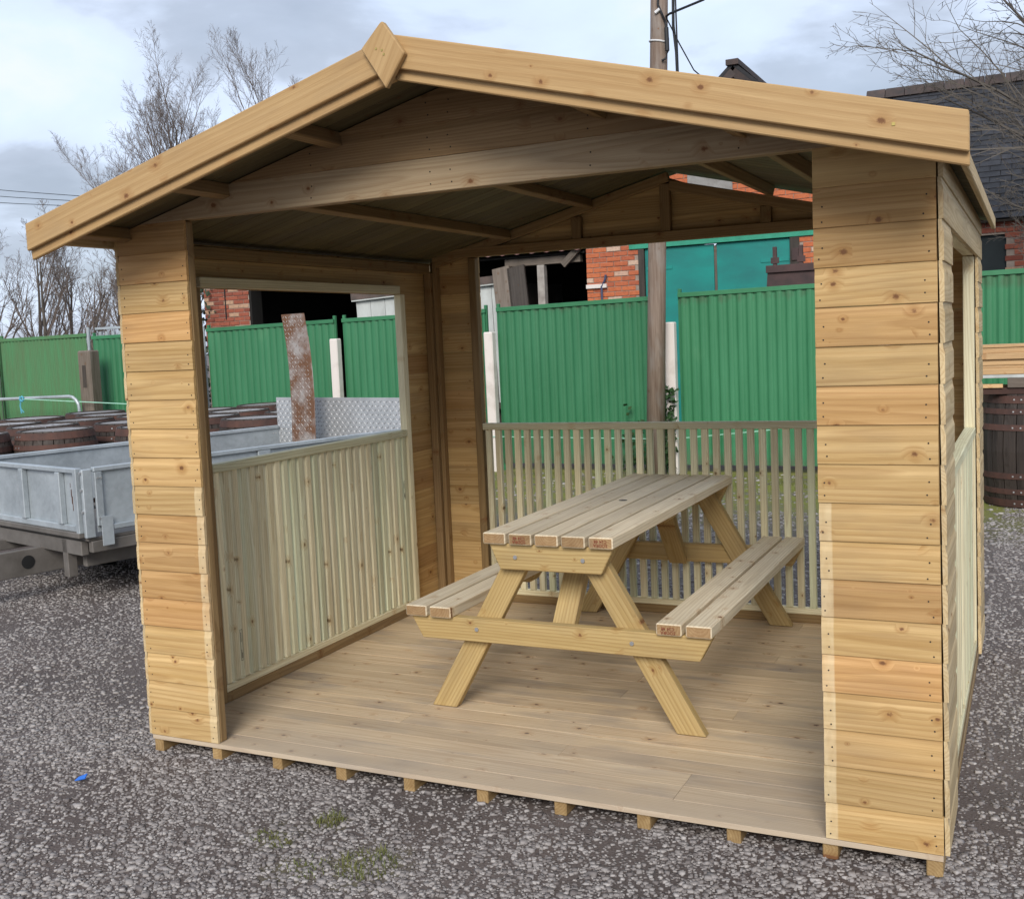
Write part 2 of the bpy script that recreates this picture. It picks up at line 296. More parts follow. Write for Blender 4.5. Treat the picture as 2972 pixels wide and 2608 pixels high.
# ------------------------------------------------------------------ builders
WM = {}     # world matrices of everything we place
def link(o, parent=None, mw=None):
    COL.objects.link(o); mw = mw if mw is not None else Matrix.Identity(4); WM[o.name] = mw
    if parent is not None:
        o.parent = parent; o.matrix_parent_inverse = Matrix.Identity(4); o.matrix_basis = WM[parent.name].inverted() @ mw
    else: o.matrix_basis = mw
    return o
def tag(o, label=None, cat=None, group=None, kind=None):
    if label: o['label'] = label
    if cat: o['category'] = cat
    if group: o['group'] = group
    if kind: o['kind'] = kind
    return o
def thing(name, label, cat, loc=(0, 0, 0), group=None, rot=None):
    o = bpy.data.objects.new(name, None); o.empty_display_size = 0.1
    mw = Matrix.Translation(loc)
    if rot is not None: mw = mw @ Matrix.Rotation(rot, 4, 'Z')
    link(o, None, mw); return tag(o, label, cat, group)
def mesh(name, verts, faces, mat=None, smooth=False):
    me = bpy.data.meshes.new(name); me.from_pydata([tuple(v) for v in verts], [], faces); me.update()
    if mat is not None: me.materials.append(mat)
    if smooth: me.shade_smooth()
    return me
def fixn(me):
    bm = bmesh.new(); bm.from_mesh(me); bmesh.ops.recalc_face_normals(bm, faces=bm.faces); bm.to_mesh(me); bm.free(); return me
def frame_m(o, ex, ey):
    ex = Vector(ex).normalized(); ey = Vector(ey); ey = (ey - ex * ey.dot(ex)).normalized(); ez = ex.cross(ey)
    m = Matrix.Identity(4)
    for i in range(3): m[i][0] = ex[i]; m[i][1] = ey[i]; m[i][2] = ez[i]; m[i][3] = o[i]
    return m
_mc = {}
def box_mesh(L, w, t, b, mat, endmat=None):
    key = (round(L, 4), round(w, 4), round(t, 4), b, mat.name, endmat.name if endmat else '')
    if key in _mc: return _mc[key]
    h = (L / 2, w / 2, t / 2); b = min(b, min(h) * 0.45); vs_, fs = [], []; idx = {}
    for sx in (-1, 1):
        for sy in (-1, 1):
            for sz in (-1, 1):
                for a in range(3):
                    p = [sx * (h[0] - b), sy * (h[1] - b), sz * (h[2] - b)]; s_ = (sx, sy, sz); p[a] = s_[a] * h[a]
                    idx[(sx, sy, sz, a)] = len(vs_); vs_.append(p)
    for a in range(3):
        u, v = [(1, 2), (2, 0), (0, 1)][a]
        for s_ in (-1, 1):
            q = []
            for su, sv in ((-1, -1), (1, -1), (1, 1), (-1, 1)):
                k = [0, 0, 0]; k[a] = s_; k[u] = su; k[v] = sv; q.append(idx[(*k, a)])
            fs.append(q if s_ > 0 else q[::-1])
    for a in range(3):           # edges parallel to axis a
        u, v = [(1, 2), (2, 0), (0, 1)][a]
        for su in (-1, 1):
            for sv in (-1, 1):
                q = []
                for sa, ax in ((-1, u), (1, u), (1, v), (-1, v)):
                    k = [0, 0, 0]; k[a] = sa; k[u] = su; k[v] = sv; q.append(idx[(*k, ax)])
                fs.append(q if su * sv < 0 else q[::-1])
    for sx in (-1, 1):
        for sy in (-1, 1):
            for sz in (-1, 1):
                q = [idx[(sx, sy, sz, a)] for a in range(3)]; fs.append(q if sx * sy * sz > 0 else q[::-1])
    me = mesh('board', vs_, fs, mat)
    if endmat:
        me.materials.append(endmat)
        for p in me.polygons:
            if abs(p.normal.x) > 0.9: p.material_index = 1
    _mc[key] = me; return me
def board(name, c, ex, ey, L, w, t, mat, parent=None, b=0.003, endmat=None):
    """box with its length L along ex, width w along ey, centred at c"""
    me = box_mesh(L, w, t, b, M[mat] if isinstance(mat, str) else mat, M[endmat] if endmat else None)
    return link(bpy.data.objects.new(name, me), parent, frame_m(Vector(c), ex, ey))
def bx(name, x0, x1, y0, y1, z0, z1, mat, parent=None, b=0.003, axis=None, endmat=None):
    """axis aligned box; grain along its longest side"""
    s = (x1 - x0, y1 - y0, z1 - z0); c = ((x0 + x1) / 2, (y0 + y1) / 2, (z0 + z1) / 2)
    E3 = ((1, 0, 0), (0, 1, 0), (0, 0, 1)); o = sorted(range(3), key=lambda i: -s[i])
    if axis is not None: o.remove(axis); o = [axis] + o
    return board(name, c, E3[o[0]], E3[o[1]], s[o[0]], s[o[1]], s[o[2]], mat, parent, b, endmat)
def stick(name, p0, p1, w, t, wdir, mat, parent=None, b=0.003):
    p0, p1 = Vector(p0), Vector(p1); return board(name, (p0 + p1) / 2, p1 - p0, wdir, (p1 - p0).length, w, t, mat, parent, b)
def prism(name, pts, axis, a0, a1, mat, parent=None, grain=None):
    """polygon pts (2D in the plane perpendicular to axis) extruded from a0 to a1. axis 1: pts=(x,z). axis 0: pts=(y,z).
    The mesh is stored in a local frame whose X is the grain direction."""
    def P(p, a): return Vector((p[0], a, p[1])) if axis == 1 else Vector((a, p[0], p[1]))
    vs_ = [P(p, a0) for p in pts] + [P(p, a1) for p in pts]; n = len(pts)
    fs = [list(range(n)), list(range(n, 2 * n))[::-1]] + [[i, i + n, (i + 1) % n + n, (i + 1) % n] for i in range(n)]
    c = sum(vs_, Vector()) / len(vs_)
    g = Vector(grain) if grain is not None else (vs_[1] - vs_[0])
    nrm = Vector((0, 1, 0)) if axis == 1 else Vector((1, 0, 0))
    m = frame_m(c, g, nrm.cross(g)); mi = m.inverted()
    me = mesh(name, [mi @ v for v in vs_], fs, M[mat]); fixn(me)
    bm = bmesh.new(); bm.from_mesh(me); bmesh.ops.bevel(bm, geom=bm.edges[:], offset=0.003, segments=1, affect='EDGES'); bm.to_mesh(me); bm.free()
    return link(bpy.data.objects.new(name, me), parent, m)
def raw(name, verts, faces, mat, parent=None, origin=None, smooth=False, label=None, fix=False):
    o = Vector(origin) if origin is not None else Vector((0, 0, 0))
    me = mesh(name, [Vector(v) - o for v in verts], faces, M[mat] if isinstance(mat, str) else mat, smooth)
    if fix: fixn(me)
    return link(bpy.data.objects.new(name, me), parent, Matrix.Translation(o))
def tube(pts, r, n=8, r1=None, cap=True):
    pts = [Vector(p) for p in pts]; vs_, fs = [], []; up = Vector((0.31, 0.23, 0.92))
    for i, p in enumerate(pts):
        d = (pts[min(i + 1, len(pts) - 1)] - pts[max(i - 1, 0)]).normalized(); a = d.cross(up)
        if a.length < 0.05: a = d.cross(Vector((1, 0, 0)))
        a.normalize(); b = d.cross(a); rr = r if r1 is None else r + (r1 - r) * i / (len(pts) - 1)
        for k in range(n): t = 2 * math.pi * k / n; vs_.append(p + (a * math.cos(t) + b * math.sin(t)) * rr)
    for i in range(len(pts) - 1):
        for k in range(n): fs.append([i * n + k, i * n + (k + 1) % n, (i + 1) * n + (k + 1) % n, (i + 1) * n + k])
    if cap: fs.append(list(range(n))[::-1]); fs.append(list(range((len(pts) - 1) * n, len(pts) * n)))
    return vs_, fs
def tubeo(name, pts, r, mat, parent=None, n=8, r1=None, origin=None):
    v, f = tube(pts, r, n, r1); return raw(name, v, f, mat, parent, origin if origin is not None else pts[0], smooth=False, fix=True)
class Acc:
    def __init__(s): s.v, s.f = [], []
    def add(s, v, f): k = len(s.v); s.v += [Vector(x) for x in v]; s.f += [[i + k for i in q] for q in f]
    def box(s, x0, x1, y0, y1, z0, z1):
        s.add([(x0, y0, z0), (x1, y0, z0), (x1, y1, z0), (x0, y1, z0), (x0, y0, z1), (x1, y0, z1), (x1, y1, z1), (x0, y1, z1)],
              [[3, 2, 1, 0], [4, 5, 6, 7], [0, 1, 5, 4], [1, 2, 6, 5], [2, 3, 7, 6], [3, 0, 4, 7]])
    def obox(s, m, L, w, t):
        k = len(s.v); A = Acc(); A.box(-L / 2, L / 2, -w / 2, w / 2, -t / 2, t / 2); s.add([m @ v for v in A.v], A.f)
    def out(s, name, mat, parent=None, origin=None, smooth=False): return raw(name, s.v, s.f, mat, parent, origin, smooth)

# ------------------------------------------------------------------ ground
gv = []
ground = raw('ground', [(-900, -900, G), (900, -900, G), (900, 900, G), (-900, 900, G)], [[0, 1, 2, 3]], 'ground'); tag(ground, kind='structure')

def stones(name, zones, label):
    iv = np.array([(-1, -1, -1), (1, -1, -1), (1, 1, -1), (-1, 1, -1), (-1, -1, 1), (1, -1, 1), (1, 1, 1), (-1, 1, 1)], float) * (0.80, 0.80, 0.62); iv[4:, :2] *= 0.72
    jf = np.array([(0, 3, 2), (0, 2, 1), (4, 5, 6), (4, 6, 7), (0, 1, 5), (0, 5, 4), (1, 2, 6), (1, 6, 5), (2, 3, 7), (2, 7, 6), (3, 0, 4), (3, 4, 7)]); NV_ = 8
    pos, rad = [], []
    for (x0, x1, y0, y1, dens, r0, r1, excl) in zones:
        n = int((x1 - x0) * (y1 - y0) * dens); p = np.stack([RNG.uniform(x0, x1, n), RNG.uniform(y0, y1, n)], 1)
        # patchy cover
        cov = 0.5 + 0.28 * np.sin(p[:, 0] * 3.1 + 1.3 * np.sin(p[:, 1] * 2.3)) + 0.24 * np.sin(p[:, 1] * 4.7 + 2 * np.cos(p[:, 0] * 1.7)) + 0.15 * np.sin(p[:, 0] * 9 + p[:, 1] * 7)
        keep = RNG.uniform(0, 1, n) < np.clip(cov + 0.35, 0.25, 1)
        if excl: keep &= ~((p[:, 0] > excl[0]) & (p[:, 0] < excl[1]) & (p[:, 1] > excl[2]) & (p[:, 1] < excl[3]))
        p = p[keep]; pos.append(p); rad.append(np.clip(r0 * np.exp(RNG.normal(0, 0.36, len(p))), 0.004, r1))
    pos = np.concatenate(pos); rad = np.concatenate(rad); n = len(pos)
    a = RNG.uniform(0, 2 * np.pi, n); ca, sa = np.cos(a), np.sin(a)
    jit = 1 + RNG.uniform(-0.42, 0.32, (n, NV_, 3)); v = iv[None] * jit
    v = v * np.stack([RNG.uniform(0.85, 1.5, n), RNG.uniform(0.7, 1.1, n), RNG.uniform(0.35, 0.65, n)], 1)[:, None, :] * rad[:, None, None]
    x = v[:, :, 0] * ca[:, None] - v[:, :, 1] * sa[:, None]; y = v[:, :, 0] * sa[:, None] + v[:, :, 1] * ca[:, None]
    z = v[:, :, 2] + (G + rad * RNG.uniform(0.0, 0.30, n))[:, None]
    co = np.stack([x + pos[:, 0:1], y + pos[:, 1:2], z], 2).reshape(-1, 3)
    fc = (jf[None] + (np.arange(n) * NV_)[:, None, None]).reshape(-1, 3)
    me = bpy.data.meshes.new(name); me.vertices.add(len(co)); me.vertices.foreach_set('co', co.ravel())
    me.loops.add(fc.size); me.loops.foreach_set('vertex_index', fc.ravel().astype(np.int32))
    me.polygons.add(len(fc)); me.polygons.foreach_set('loop_start', (np.arange(len(fc)) * 3).astype(np.int32))
    at = me.attributes.new('tone', 'FLOAT', 'POINT')
    tone = np.clip(RNG.beta(1.5, 2.0, n), 0, 1); at.data.foreach_set('value', np.repeat(tone, NV_).astype(np.float32))
    me.update(); me.validate(); me.materials.append(M['stone'])
    o = link(bpy.data.objects.new(name, me)); return tag(o, label, 'gravel', kind='stuff')
SHED = (0.03, W - 0.03, 0.10, D)
stones('loose_gravel', [
    (-1.6, 4.0, -1.25, 0.35, 7400, 0.0062, 0.012, SHED),
    (-1.6, 4.0, -1.25, 0.35, 300, 0.0100, 0.017, SHED),
    (-4.5, 0.0, 0.35, 3.2, 2600, 0.0072, 0.016, SHED),
    (-4.5, -1.6, -1.0, 0.35, 2400, 0.0072, 0.016, None),
    (2.98, 4.2, 0.35, 6.8, 2800, 0.0072, 0.016, None),
    (0.0, 3.0, 2.46, 6.2, 900, 0.011, 0.024, None),
    (-3.5, 3.6, 6.2, 8.6, 90, 0.014, 0.03, None)], 'loose grey crushed stone gravel scattered over the yard')

# weeds
def tufts(name, spots, label, mat='grass'):
    A = Acc()
    for (x, y, r, n, h) in spots:
        for _ in range(n):
            a, q = random.uniform(0, 6.28), r * math.sqrt(random.random()); px, py = x + q * math.cos(a), y + q * math.sin(a)
            b = random.uniform(0, 6.28); w = random.uniform(0.0012, 0.0025); hh = h * random.uniform(0.4, 1.1); ln = random.uniform(0.2, 1.0) * hh; d = random.uniform(0, 6.28)
            dx, dy = math.cos(b) * w, math.sin(b) * w; lx, ly = math.cos(d) * ln, math.sin(d) * ln
            A.add([(px - dx, py - dy, G), (px + dx, py + dy, G), (px + dx * .7 + lx * .4, py + dy * .7 + ly * .4, G + hh * .6), (px - dx * .7 + lx * .4, py - dy * .7 + ly * .4, G + hh * .6), (px + lx, py + ly, G + hh)],
                  [[0, 1, 2, 3], [3, 2, 4]])
    return tag(A.out(name, mat), label, 'grass', kind='stuff')
tufts('weed_grass', [(1.07, -0.30, 0.05, 120, 0.03), (1.36, -0.52, 0.10, 160, 0.035), (0.93, -0.47, 0.05, 50, 0.018), (1.02, -0.50, 0.04, 60, 0.018), (1.2, -0.6, 0.07, 60, 0.02)], 'small tufts of weedy grass growing through the gravel')
tufts('fence_foot_weeds', [(random.uniform(-3.2, 3.4), random.uniform(7.6, 8.5), 0.12, 26, 0.10) for _ in range(70)], 'mossy weeds growing along the foot of the green fence')
o = raw('plastic_scrap', [(-0.05, -0.36, G + .012), (-0.012, -0.345, G + .02), (-0.02, -0.325, G + .03), (-0.055, -0.335, G + .016)], [[0, 1, 2, 3]], simple('blue_plastic', (0.03, 0.16, 0.6)), origin=(-0.03, -0.34, G))
sm = o.modifiers.new('thick', 'SOLIDIFY'); sm.thickness = 0.004
tag(o, 'tiny blue plastic scrap lying on the gravel', 'litter')

# ================================================================== SHELTER
shed = thing('timber_shelter', 'open sided timber garden shelter with shiplap corner panels and gabled roof', 'shelter', (XC, D / 2, G))
# floor
fl = bx('floor_bearer', 0.002, 0.047, 0.006, D - 0.006, G, -0.0185, 'bearer', shed, axis=1)
for k in range(1, 11):
    x = 0.0245 + k * (W - 0.049) / 10; bx('floor_bearer', x - 0.0225, x + 0.0225, 0.006 + random.uniform(0, .008), D - 0.006, G, -0.0185, 'bearer', shed, axis=1)
nb = 22; bw = D / nb
fb = None
for k in range(nb):
    y0 = k * bw; j = random.choice([None, 0.3, 0.55, 0.72]) if k else None
    parts_ = [(0.0, W)] if j is None else [(0.0, W * j - 0.0006), (W * j + 0.0006, W)]
    for (a, b) in parts_:
        ob = bx('floor_board', a, b, y0 + 0.0011, y0 + bw - 0.0011, -0.018, -random.uniform(0, 0.0012), 'floor', shed, b=0.0005, axis=0)

# shiplap
_sl = {}
def ship_profile(h):
    # (y up, z outward) : full thickness then a hollow that curves in under the board above
    return [(0.0, 0.002), (0.0, 0.013), (0.0015, 0.0145), (h - 0.030, 0.0145), (h - 0.025, 0.0134), (h - 0.018, 0.0112), (h - 0.008, 0.0098), (h - 0.0004, 0.0094), (h - 0.0004, 0.0)]
def shiplap(name, L, mat, parent, m, h=C, cut=None):
    """m: matrix whose X is along the board, Y up, Z outward; board runs 0..L in x before recentring"""
    key = (round(L, 4), round(h, 4), mat) if cut is None else None
    if key in _sl: me = _sl[key]
    else:
        pr = ship_profile(h); n = len(pr); V = []
        for side in (0, 1):
            for (y, z) in pr:
                yy = y
                if cut is None: x = 0.0 if side == 0 else L
                else:
                    yy = min(y, cut[2]); x = cut[0](yy) if side == 0 else cut[1](yy)
                V.append((x - L / 2, yy - h / 2, z))
        F = [list(range(n)), list(range(n, 2 * n))[::-1]] + [[i, i + n, (i + 1) % n + n, (i + 1) % n] for i in range(n)]
        me = mesh('shiplap', V, F, M[mat]); fixn(me)
        if key: _sl[key] = me
    return link(bpy.data.objects.new(name, me), parent, m @ Matrix.Translation((L / 2, h / 2, 0)))
def jig(): return Matrix.Translation((random.uniform(-.0015, .0015), 0, random.uniform(0, .0012)))
FRONT = lambda x, z: frame_m(Vector((x, 0.0145, z)), (1, 0, 0), (0, 0, 1))
BACK = lambda x, z: frame_m(Vector((x, D - 0.0145, z)), (-1, 0, 0), (0, 0, 1))
RIGHT = lambda y, z: frame_m(Vector((W + 0.003, y, z)), (0, 1, 0), (0, 0, 1))
LEFT = lambda y, z: frame_m(Vector((-0.003, y, z)), (0, -1, 0), (0, 0, 1))
WL, WR, SF, SB = 0.340, 0.328, 0.365, 0.378
# framing studs carry the boards of their panel
st_fl = bx('corner_stud', 0.2955, 0.3405, 0.0155, 0.053, 0.0, 2.022, 'frame', shed, b=0.004)
st_fr = bx('corner_stud', W - WR + 0.004, W - WR + 0.049, 0.0155, 0.062, 0.0, 2.022, 'frame', shed, b=0.004)
st_bl = bx('corner_stud', 0.285, 0.330, D - 0.062, D - 0.0155, 0.0, 2.0, 'frame', shed, b=0.004)
st_br = bx('corner_stud', W - 0.330, W - 0.285, D - 0.062, D - 0.0155, 0.0, 2.0, 'frame', shed, b=0.004)
for (x0, x1) in ((0.0, 0.045), (W - 0.045, W)):
    bx('corner_post', x0, x1, 0.0155, 0.075, 0.0, 1.93, 'frame', shed); bx('corner_post', x0, x1, D - 0.085, D - 0.0155, 0.0, 1.93, 'frame', shed)
bx('corner_batten', 0.046, 0.072, D - 0.060, D - 0.0155, 0.0, 1.99, 'frame', shed)
st_l1 = bx('side_stud', 0.0, 0.045, SF, SF + 0.045, 0.0, 1.80, 'frame', shed)
st_l2 = bx('side_stud', 0.0, 0.045, 2.030, 2.075, 0.0, 1.80, 'slat', shed)
st_r1 = bx('side_stud', W - 0.045, W, SF - 0.05, SF - 0.005, 0.0, 1.80, 'frame', shed)
st_r2 = bx('side_stud', W - 0.045, W, 2.030, 2.075, 0.0, 1.80, 'slat', shed)
for k in range(18):
    z = k * C + (0.001 if k == 0 else 0)
    h = C
    if k < 17:
        shiplap('cladding_board', WL, 'clad_l' if k <= 8 else 'clad', st_fl, FRONT(0.0, z) @ jig())
        shiplap('cladding_board', WR, 'clad_r' if k <= 8 else 'clad', st_fr, FRONT(W - WR, z) @ jig())
        shiplap('cladding_board', 0.328, 'clad', st_bl, BACK(0.328, z)); shiplap('cladding_board', 0.328, 'clad', st_br, BACK(W, z))
    else:
        f0 = lambda y, z=z: max(0.0, (z + y + 0.004 - roof_z(0)) / 0.25) if z + y > roof_z(0) - 0.004 else 0.0
        shiplap('cladding_board', WL, 'clad', st_fl, FRONT(0, z), C, (f0, lambda y: WL, C))
        shiplap('cladding_board', WR, 'clad', st_fr, FRONT(W - WR, z), C, (lambda y: 0.0, lambda y: WR - f0(y), C))
        shiplap('cladding_board', 0.328, 'clad', st_br, BACK(W, z), C, (lambda y: f0(y) + 0.12, lambda y: 0.328, C))
        shiplap('cladding_board', 0.328, 'clad', st_bl, BACK(0.328, z), C, (lambda y: 0.0, lambda y: 0.328 - f0(y), C))
    if k < 16:
        shiplap('cladding_board', SF - 0.002, 'clad_side', st_r1, RIGHT(0.004, z) @ jig()); shiplap('cladding_board', SB, 'clad_side', st_r2, RIGHT(D - SB, z) @ jig())
        shiplap('cladding_board', SF - 0.002, 'clad_side', st_l1, LEFT(SF + 0.002, z) @ jig()); shiplap('cladding_board', SB, 'clad', st_l2, LEFT(D, z) @ jig())
# side headers
for x0, fr, nm in ((0.0, LEFT, 'L'), (W - 0.045, RIGHT, 'R')):
    pl_ = bx('wall_plate', x0, x0 + 0.045, 0.076, D - 0.086, 1.925, 1.975, 'frame', shed)
    bx('header_rail', x0, x0 + 0.045, 0.41 if nm == 'L' else 0.36, 2.029, 1.803, 1.846, 'slat', shed)
    for k in (16, 17):
        h = C if k == 16 else 0.075
        shiplap('header_board', D - 0.008, 'clad_side' if nm == 'R' else 'clad', pl_, fr(0.004 if nm == 'R' else D - 0.004, k * C), h)
# gables
def gable(frm, flip, drop_right, parent, mat):
    for k in range(18, 22):
        z = k * C
        def lim(side):
            d = drop_right if side else 0.0
            return lambda y, d=d, z=z: max(0.0, (z + y + 0.006 + d - roof_z(0)) / 0.25)
        ztop = min(C, roof_z(XC) - 0.008 - max(0, drop_right * 0.5) - z)
        if ztop <= 0.01: continue
        l, r = lim(0), lim(1)
        if not flip: cut = (lambda y: min(l(y), XC), lambda y: max(W - r(y), XC), ztop)
        else: cut = (lambda y: min(r(y), XC), lambda y: max(W - l(y), XC), ztop)
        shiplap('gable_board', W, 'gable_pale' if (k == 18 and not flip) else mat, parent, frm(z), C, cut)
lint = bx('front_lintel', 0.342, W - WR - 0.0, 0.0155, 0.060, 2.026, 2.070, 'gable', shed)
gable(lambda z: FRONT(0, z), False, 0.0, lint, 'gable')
tie = bx('tie_beam', 0.046, W - 0.046, D - 0.0610, D - 0.0160, 2.002, 2.056, 'frame', shed)
gable(lambda z: BACK(W, z), True, 0.062, tie, 'clad')
for (xa, xb, dr) in ((0.05, XC - 0.002, 0.0), (W - 0.05, XC + 0.002, 0.045)):
    for y in (D - 0.038, 0.040):
        d2 = dr if y > 1 else 0
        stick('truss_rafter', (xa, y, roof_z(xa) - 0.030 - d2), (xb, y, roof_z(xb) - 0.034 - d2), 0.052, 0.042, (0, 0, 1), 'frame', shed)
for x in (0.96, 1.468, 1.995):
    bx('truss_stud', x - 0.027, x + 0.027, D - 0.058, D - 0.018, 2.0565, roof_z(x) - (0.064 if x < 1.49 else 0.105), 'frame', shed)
# nails of the front cladding
A = Acc()
def nail(p, r=0.0026):
    n = 6; A.add([(p[0] + r * math.cos(i * 1.0472), p[1], p[2] + r * math.sin(i * 1.0472)) for i in range(n)] + [(p[0] + r * math.cos(i * 1.0472), p[1] + .003, p[2] + r * math.sin(i * 1.0472)) for i in range(n)],
                     [list(range(n))] + [[i, i + n, (i + 1) % n + n, (i + 1) % n] for i in range(n)])
for k in range(17):
    for x0, x1 in ((0.016, WL - 0.018), (W - WR + 0.018, W - 0.026)):
        for x in (x0, x1):
            for dz in (0.022, 0.062): nail((x + random.uniform(-.008, .008), -0.0016, k * C + dz + random.uniform(-.007, .007)))
for k in range(18, 21):
    for x in (0.46, 0.93, 1.41, 1.49, 1.98, 2.45):
        if k * C + .07 < roof_z(x) - .02:
            for dz in (0.025, 0.065): nail((x + random.uniform(-.006, .006), -0.0012, k * C + dz))
tag(A.out('nails', 'nail', shed, (XC, 0, 1)), kind='stuff')

# railings
def railing(p0, p1, inner, label):
    """slatted balustrade from p0 to p1 (floor points, 2D)"""
    p0, p1 = Vector((*p0, 0)), Vector((*p1, 0)); e = (p1 - p0).normalized(); L = (p1 - p0).length
    nrm = Vector((0, 0, 1)).cross(e)
    top = stick('railing_top_rail', p0 + Vector((0, 0, 1.026)), p1 + Vector((0, 0, 1.026)), 0.046, 0.038, nrm, 'slat', shed, 0.003); top['label'] = label
    c = (p0 + p1) / 2
    board('railing_base_plate', c + Vector((0, 0, 0.0225)), e, nrm, L, 0.044, 0.045, 'frame', top)
    board('railing_bottom_rail', c + Vector((0, 0, 0.061)), e, nrm, L, 0.044, 0.031, 'slat', top)
    n = round(L / 0.0607); 
    for i in range(n):
        q = p0 + e * ((i + 0.5) * L / n) + nrm * random.uniform(-.001, .001)
        stick('railing_slat', q + Vector((0, 0, 0.077)), q + Vector((0, 0, 1.0068)), 0.034, 0.028, e, 'slat', top, 0.002)
    return top
railing((0.331, D - 0.039), (W - 0.331, D - 0.039), -1, 'pale green slatted balustrade across the back opening')
rl = railing((0.0225, 0.411), (0.0225, 2.029), 1, 'pale green slatted balustrade in the side opening beside the trailer')
rr_ = railing((W - 0.020, 0.361), (W - 0.020, 2.029), -1, 'pale slatted balustrade in the side opening towards the barrel')
# grade stamps on two slats (small printed frames)
def stamp(x, y, z, h, parent):
    A = Acc(); X = x + 0.0005
    for (a0, a1, b0, b1) in ((-.008, -.0065, 0, h), (.0065, .008, 0, h), (-.008, .008, 0, .0015), (-.008, .008, h - .0015, h), (-.003, -.001, .01, h * .35), (.001, .003, .01, h * .25), (-.003, -.001, h * .6, h * .9)):
        A.box(X, X + .0006, y + a0, y + a1, z + b0, z + b1)
    return A.out('grade_stamp', 'ink2', parent, (x, y, z))
stamp(0.0225 + 0.0140, 0.53, 0.155, 0.14, rl); stamp(0.0225 + 0.0140, 1.975, 0.66, 0.10, rl)

# roof
Y0R, Y1R = -0.300, D + 0.115
sl = math.atan(0.25); EX = 1.545
for s_ in (-1, 1):
    ed = Vector((s_ * math.cos(sl), 0, -math.sin(sl))); L = EX / math.cos(sl); nr = Vector((s_ * math.sin(sl), 0, math.cos(sl)))
    apex = Vector((XC, 0, roof_z(XC)))
    up_ = Vector((0, 0, 0.0))
    c = apex + ed * (L / 2 + 0.001)
    felt = board('roof_felt', c + nr * 0.0205 + Vector((0, (Y0R + Y1R) / 2, 0)), ed, (0, 1, 0), L, Y1R - Y0R, 0.004, 'felt', shed, 0.001)
    n = 26; bw_ = (Y1R - Y0R) / n
    for i in range(n):
        y = Y0R + (i + 0.5) * bw_
        dl = random.uniform(-0.006, 0.006)
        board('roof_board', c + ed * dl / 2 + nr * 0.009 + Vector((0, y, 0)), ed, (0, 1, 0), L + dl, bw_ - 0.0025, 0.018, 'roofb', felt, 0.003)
    for dx in ((0.95, 0.45) if s_ < 0 else (0.54, 0.97)):
        q = apex + ed * (dx / math.cos(sl)) - nr * 0.0255
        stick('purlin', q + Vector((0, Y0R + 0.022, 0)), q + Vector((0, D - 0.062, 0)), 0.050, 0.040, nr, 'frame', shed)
    q = apex + ed * ((1.435 if s_ < 0 else 1.52) / math.cos(sl)) - nr * 0.0245
    if s_ < 0: stick('eaves_purlin', q + Vector((0, Y0R + 0.022, 0)), q + Vector((0, -0.004, 0)), 0.048, 0.040, nr, 'frame', shed)
    # eaves fascia
    xf = XC + s_ * (EX + 0.010)
    bx('eaves_fascia', xf - 0.009, xf + 0.009, Y0R + 0.021, Y1R, roof_z(xf) - 0.035, roof_z(xf) + 0.018, 'clad_side', shed)
    # barge boards, front : lower strip behind, main board in front
    xe = XC + s_ * 1.59; zt, ze = 2.447, 2.022
    xi = XC + s_ * 0.001
    def quad(name, t0, t1, b0, b1, y0, y1): return prism(name, [(xi, t0 - b0), (xe, t1 - b0), (xe, t1 - b1), (xi, t0 - b1)], 1, y0, y1, 'barge', shed)
    quad('barge_board', zt, ze, 0.0, 0.098, -0.339, -0.320)
    quad('barge_strip', zt, ze, 0.005, 0.130, -0.3195, -0.301)
raw('ridge_capping', [(x, y, z) for y in (Y0R, Y1R) for (x, z) in ((XC - 0.09, roof_z(XC - 0.09) + 0.0245), (XC, 2.4165), (XC + 0.09, roof_z(XC + 0.09) + 0.0245), (XC, 2.3965))], [[0, 1, 2, 3], [7, 6, 5, 4], [0, 4, 5, 1], [1, 5, 6, 2], [2, 6, 7, 3], [3, 7, 4, 0]], 'felt', shed, (XC, 1, 2.4), fix=True)
# diamond finial
prism('diamond_finial', [(1.468, 2.478), (1.477, 2.482), (1.548, 2.380), (1.478, 2.286), (1.398, 2.412)], 1, -0.362, -0.3395, 'barge', shed, grain=(0.5, 0, 0.86))
A = Acc()
for (x, z) in ((1.452, 2.405), (1.472, 2.398), (1.478, 2.385)): 
    A.box(x - .003, x + .003, -0.3635, -0.3622, z - .003, z + .003)
A.box(2.905, 2.913, -0.341, -0.3392, 2.005, 2.013)
A.out('brass_screws', simple('brass_screw', (0.45, 0.36, 0.12), 0.4, 0.7), shed, (1.5, -0.36, 2.4))

